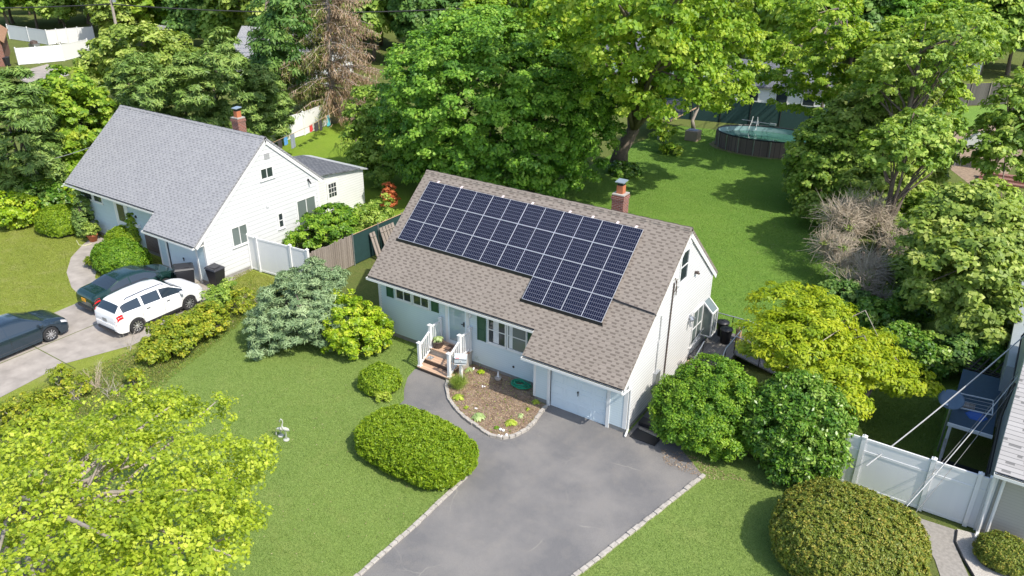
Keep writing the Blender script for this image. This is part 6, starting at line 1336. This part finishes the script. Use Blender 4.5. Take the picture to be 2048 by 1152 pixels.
# right neighbour's side yard
t = thing('side_canopy', (10.5, 3, 0), 'slate blue flat canopy over the cellar stairs of the tan house', 'canopy')
MB().box(9.78, 11.13, 0.45, 4.75, 1.45, 1.52).build('roof', M['slate'], t); MB().box(9.76, 11.14, .40, .45, 1.42, 1.54).build('front_trim', M['white'], t)
for y in (.55, 4.6): MB().box(9.82, 9.92, y, y+.1, 0, 1.45).build('post', M['white'], t)
MB().box(9.80, 9.88, -1.7, .4, 0, .9).build('side_wall', M['concrete_d'], t)
o = MB().prism([(9.9, -2.6), (11.1, -2.6), (11.1, .5), (9.9, .5)], -.01, .005).build('stair_gravel', mat('black_gravel', (.015, .015, .018), .7, var=.8, scale=60, bmp=.8, bscale=80)); setp(o, kind='structure')
t = thing('clothes_rack', (10.3, 3, 1.5), 'white metal drying frame lying on the slate blue canopy', 'rack')
q0 = [(9.86, 2.6, 1.6), (10.95, 2.75, 1.6), (11.0, 1.7, 1.6), (9.92, 1.55, 1.6)]
for i in range(4): MB().bar(q0[i], q0[(i+1) % 4], .035).build('rail', M['vinyl'], t)
for u in (.25, .5, .75): MB().bar(tuple(np.array(q0[0])*(1-u)+np.array(q0[3])*u), tuple(np.array(q0[1])*(1-u)+np.array(q0[2])*u), .015).build('wire', M['cable'], t)
setp(MB().lathe((10.55, 1.45, 1.52), [(.36, 0), (.33, .03), (.2, .06), (.03, .065)], 6).build('blue_sheet', M['blue']), 'crumpled bright blue sheet on the canopy', 'sheet')
t = thing('timber_offcuts', (10.25, 1.9, 1.52), 'short stacked timber pieces beside the blue sheet', 'timber')
for i in range(3): MB().box(10.0, 10.45, 1.75+.12*i, 1.84+.12*i, 1.522, 1.60).build('plank', M['wood'], t)
t = thing('satellite_dish', (9.72, .9, 0), 'grey blue oval satellite dish on a pole beside the canopy', 'satellite dish')
cD = np.array([9.68, .95, 2.15]); nD = unit(np.array([-.15, -.75, .75])); uD = unit(np.cross(nD, [0, 0, 1.])); vD = np.cross(uD, nD); vs = [cD-nD*.06]; 
for r_ in (.35, .7, 1): vs += [cD+nD*(-.06+.09*r_*r_)+(uD*math.cos(a)*.42+vD*math.sin(a)*.36)*r_ for a in np.linspace(0, 2*math.pi, 25)[:-1]]
fs = [(0, 1+j, 1+(j+1)%24) for j in range(24)]+[(1+24*k_+j, 25+24*k_+j, 25+24*k_+(j+1)%24, 1+24*k_+(j+1)%24) for k_ in range(2) for j in range(24)]
o = MB().add(vs, fs).build('dish', mat('dish_paint', (.10, .16, .23), .5), t, smooth=True); o.modifiers.new('thick', 'SOLIDIFY').thickness = .02
MB().tube([cD-nD*.08, (9.72, .9, 1.75), (9.72, .9, 0)], .035, 7).build('pole', M['metal'], t); MB().tube([cD-nD*.05-vD*.3, cD+nD*.35-vD*.35], .02, 6).obox(cD+nD*.37-vD*.33, nD, uD, vD, .07, .05, .04).build('feed_arm', M['metal'], t)
t = thing('lattice_panel', (10.5, 5.6, 0), 'black lattice of beams behind the slate blue canopy', 'lattice')
for i in range(5): MB().bar((9.9+.25*i, 5.0, 1.3), (10.3+.25*i, 6.2, 1.5), .05).build('slat', M['black'], t)
for i in range(3): MB().bar((9.85, 5.9-.35*i, 1.36), (11.2, 5.3-.1*i, 1.36), .05).build('slat', M['black'], t)
t = thing('tilted_post', (*at(1716, 825)[:2], 0), 'weathered wooden post leaning at the edge of the locust crown', 'post'); b = at(1716, 825); MB().bar(b, b+np.array([.35, .1, 1.7]), .13).build('post_shaft', M['wood'], t)
# service wires from the right house towards the boxwood
for lb, p_, q_, r_, mm_ in [('thick twisted white service wire, highest of the wires at right', (11.25, 1.9, 4.9), (7.9, -3.35, 1.3), .022, 'cable'), ('thin grey wire second from the top at right', (11.25, .6, 4.0), (9.2, -4.3, .9), .010, 'cable_g'), ('pale wire third from the top at right', (11.25, .1, 4.1), (9.25, -4.6, 1.0), .016, 'cable'), ('pale wire lowest of the four at right', (11.28, -.2, 4.0), (9.5, -4.6, .8), .010, 'cable_g')]:
    a, b = np.array(p_), np.array(q_); setp(MB().tube([a*(1-u)+b*u-np.array([0, 0, .25*4*u*(1-u)*.5]) for u in np.linspace(0, 1, 9)], r_, 5).build('service_wire', M[mm_]), lb, 'wire', 'service wires of the tan house')
a, b = np.array(at(10, 334, 2.5)), np.array([H2.ox-12.5, H2.oy-1.5, 5.0]); setp(MB().tube([a*(1-u)+b*u-np.array([0, 0, .5*4*u*(1-u)*.5]) for u in np.linspace(0, 1, 9)], .02, 5).build('service_wire', M['cable']), 'pale wire running from the left edge to the grey roof', 'wire')
# utility pole and street wires
pb_ = at(256, 170); t = thing('utility_pole', pb_, 'grey utility pole with a transformer among the trees at upper left', 'utility pole')
MB().tube([pb_, pb_+np.array([0, 0, 14])], [.17, .12], 9).build('pole', M['bark_pale'], t); MB().tube([pb_+np.array([.35, .1, 8.6]), pb_+np.array([.35, .1, 9.6])], .22, 10).build('transformer', M['metal'], t); MB().bar(pb_+np.array([-.6, -.8, 12.5]), pb_+np.array([.6, .8, 12.5]), .1).build('crossarm', M['wood'], t)
for i, (z, s_, lb) in enumerate([(12.6, .6, 'topmost street wire at upper left'), (11.6, -.5, 'second street wire from the top at upper left'), (9.6, 0.1, 'third street wire from the top at upper left'), (8.4, -.1, 'thick dark street cable lowest at upper left')]):
    mb = MB()
    for sg in (-1, 1):
        e = pb_+np.array([sg*55*.58, sg*55*.35+s_, z]); a = pb_+np.array([s_*.5, s_, z]); mb.tube([a*(1-u)+e*u-np.array([0, 0, 1.2*4*u*(1-u)*.5]) for u in np.linspace(0, 1, 12)], .035 if i < 3 else .06, 4)
    setp(mb.build('street_wire', M['cable' if i < 3 else 'cable_d']), lb, 'wire', 'street wires on the utility pole')

# ------------------------------------------------------------------ distant houses, fences, cars
def far_house(name, label, base, yaw, w_, d_, h_, rh, mw, mr, group=None):
    t = thing(name, (base[0], base[1], 0), label, 'house', group); ca, sa = math.cos(yaw), math.sin(yaw)
    W = lambda x, y, z: (base[0]+x*ca-y*sa, base[1]+x*sa+y*ca, z); a, b = w_/2, d_/2
    mb = MB(); vs = [W(-a, -b, 0), W(a, -b, 0), W(a, b, 0), W(-a, b, 0), W(-a, -b, h_), W(a, -b, h_), W(a, b, h_), W(-a, b, h_), W(-a, 0, h_+rh-.1), W(a, 0, h_+rh-.1)]
    mb.add(vs, [(0,3,2,1), (0,1,5,4), (2,3,7,6), (1,2,6,9,5), (3,0,4,8,7)]); mb.build('wall', mw, t)
    mb = MB(); e = .35
    for s_ in (-1, 1): mb.plate([W(-a-e, 0, h_+rh), W(a+e, 0, h_+rh), W(a+e, s_*(b+e), h_-.1), W(-a-e, s_*(b+e), h_-.1)], (0, 0, -.15))
    mb.build('roof', mr, t)
    for (x, z) in [(-a*.55, 1.0), (a*.05, 1.0), (a*.6, 1.0)]:
        for s_ in (-1,):
            fo = MB().obox(W(x, s_*(b+.02), z+.6), (ca, sa, 0), (-sa, ca, 0), (0, 0, 1), .6, .03, .65).build('window', M['white'], t); MB().obox(W(x, s_*(b+.05), z+.6), (ca, sa, 0), (-sa, ca, 0), (0, 0, 1), .5, .012, .55).build('pane', M['glass'], fo)
    fo = MB().obox(W(a+.02, 0, h_+.3), (ca, sa, 0), (-sa, ca, 0), (0, 0, 1), .03, .45, .5).build('window', M['white'], t); MB().obox(W(a+.055, 0, h_+.3), (ca, sa, 0), (-sa, ca, 0), (0, 0, 1), .012, .36, .4).build('pane', M['glass'], fo)
    return t
white_sd = siding('white_siding_far', (.76, .77, .78), .15, .8)
far_house('white_house', 'white house with a railing glimpsed through the lime leaved tree', (-26.5, 60), R(0), 12, 8, 3.2, 3.2, white_sd, M['roof_dark'])
far_house('white_house', 'low white outbuilding behind the dark pool fence', (-11.5, 53.5), R(10), 9, 6, 2.6, 1.8, white_sd, M['roof_dark'])
far_house('white_house', 'white and blue house behind the dying spruce', (-62, 36), R(25), 11, 8, 2.8, 2.8, white_sd, M['roof_left'])
far_house('brick_house', 'orange roofed brick house at the top left corner', (-103.5, 19.5), R(-28), 12, 9, 3.0, 4.0, M['brick'], M['roof_brown'])
far_house('white_house', 'white gabled house at the left edge below the brick house', (-77.5, 4.0), R(-25), 10, 8, 3.2, 3.2, white_sd, M['roof_left'])
far_house('grey_house', 'grey house seen between trees at the top right', (-3.0, 86), R(5), 12, 8, 3.0, 3.0, white_sd, M['roof_left'])
far_house('grey_house', 'grey house among trees at the top centre left', (-95, 78), R(20), 12, 9, 3.0, 3.0, M['sid_tan'], M['roof_dark'])
vfence('white_vinyl_fence', 'long white fence in front of the bicycle at upper left', [tuple(at(x, y)[:2]) for x, y in ((38, 130), (78, 127), (128, 122), (180, 110))], 2.0, rail=False)
vfence('white_vinyl_fence', 'bluish white fence beyond the patio at upper left', [tuple(at(x, y)[:2]) for x, y in ((20, 78), (60, 84), (98, 90), (118, 88), (138, 86), (160, 84), (190, 82))], 2.0, rail=False)
b = at(118, 100); t = thing('bicycle', b, 'bicycle leaning inside the white fence at upper left', 'bicycle'); dB = np.array([.8, .6, 0])
for s_ in (-.55, .55): MB().tube([b+dB*(s_+.34*math.cos(a))+np.array([0, 0, .36+.34*math.sin(a)]) for a in np.linspace(0, 6.28, 17)], .03, 5, False).build('wheel', M['black'], t)
MB().tube([b+dB*-.55+np.array([0, 0, .36]), b+dB*-.1+np.array([0, 0, .9]), b+dB*.4+np.array([0, 0, .95]), b+dB*0+np.array([0, 0, .35]), b+dB*-.1+np.array([0, 0, .9])], .03, 5).tube([b+dB*.4+np.array([0, 0, 1.1]), b+dB*.55+np.array([0, 0, .36])], .03, 5).build('frame', M['black'], t)
b = at(72, 104); t = thing('barbecue', b, 'covered barbecue and patio furniture behind the long white fence', 'barbecue'); MB().box(b[0]-.7, b[0]+.7, b[1]-.4, b[1]+.4, .1, 1.1).build('cart', M['metal'], t); MB().lathe(b+np.array([0, 0, 1.1]), [(.5, 0), (.45, .3), (.1, .45)], 10).build('cover', M['pot'], t)
b = at(15, 132); wheelie('wheelie_bin', 'dark wheelie bin standing against the distant brick house', (b[0], b[1]), R(20))
t = thing('board_fence', (*at(1900, 210)[:2], 0), 'dark weathered board fence beyond the lawn at upper right', 'fence'); a, b = at(1895, 212), at(2010, 208); d = unit(b-a); n_ = np.array([-d[1], d[0], 0]); c = (a+b)/2
MB().obox(c+np.array([0, 0, 1.1]), d, n_, (0, 0, 1), np.linalg.norm(b-a)/2, .03, 1.1).build('boards', planks('dark_boards', (.06, .055, .05), (.12, .11, .10), .18), t)
for u in (0, .33, .66, 1): p = a*(1-u)+b*u-n_*.08; MB().tube([p, p+np.array([0, 0, 2.3])], .06, 6).build('post', M['wood'], t)
b = at(1950, 330); t = thing('canvas_tent', b, 'small grey canvas canopy with a peaked top among the right trees', 'tent'); q_ = [b+np.array(v_) for v_ in ((-1.3, -1.3, 1.6), (1.3, -1.3, 1.6), (1.3, 1.3, 1.6), (-1.3, 1.3, 1.6))]; ap = b+np.array([0, 0, 2.8])
o = MB().add(q_+[ap], [(0, 1, 4), (1, 2, 4), (2, 3, 4), (3, 0, 4)]).build('canopy', mat('grey_canvas', (.33, .34, .30), .8), t); o.modifiers.new('thick', 'SOLIDIFY').thickness = .03
for p in q_: MB().tube([p, p-np.array([0, 0, 1.6])], .04, 6).build('pole', M['metal'], t)
t = thing('brick_patio_steps', (*at(2015, 360)[:2], 0), 'low red brick steps at the right edge below the tent', 'steps'); b = at(2020, 365)
for i in range(3): MB().box(b[0]-2, b[0]+2, b[1]-1+.5*i, b[1]+.5*i-.5, 0, .15*(i+1)).build('step', M['brick'], t)
for lb, px, py, yw in (('silver car parked in a distant street at upper left', 330, 62, 30), ):
    b = at(px, py); car('silver_car', lb, SEDAN, (b[0], b[1]), R(yw), paint('silver_paint', (.55, .56, .58), .3, .3))
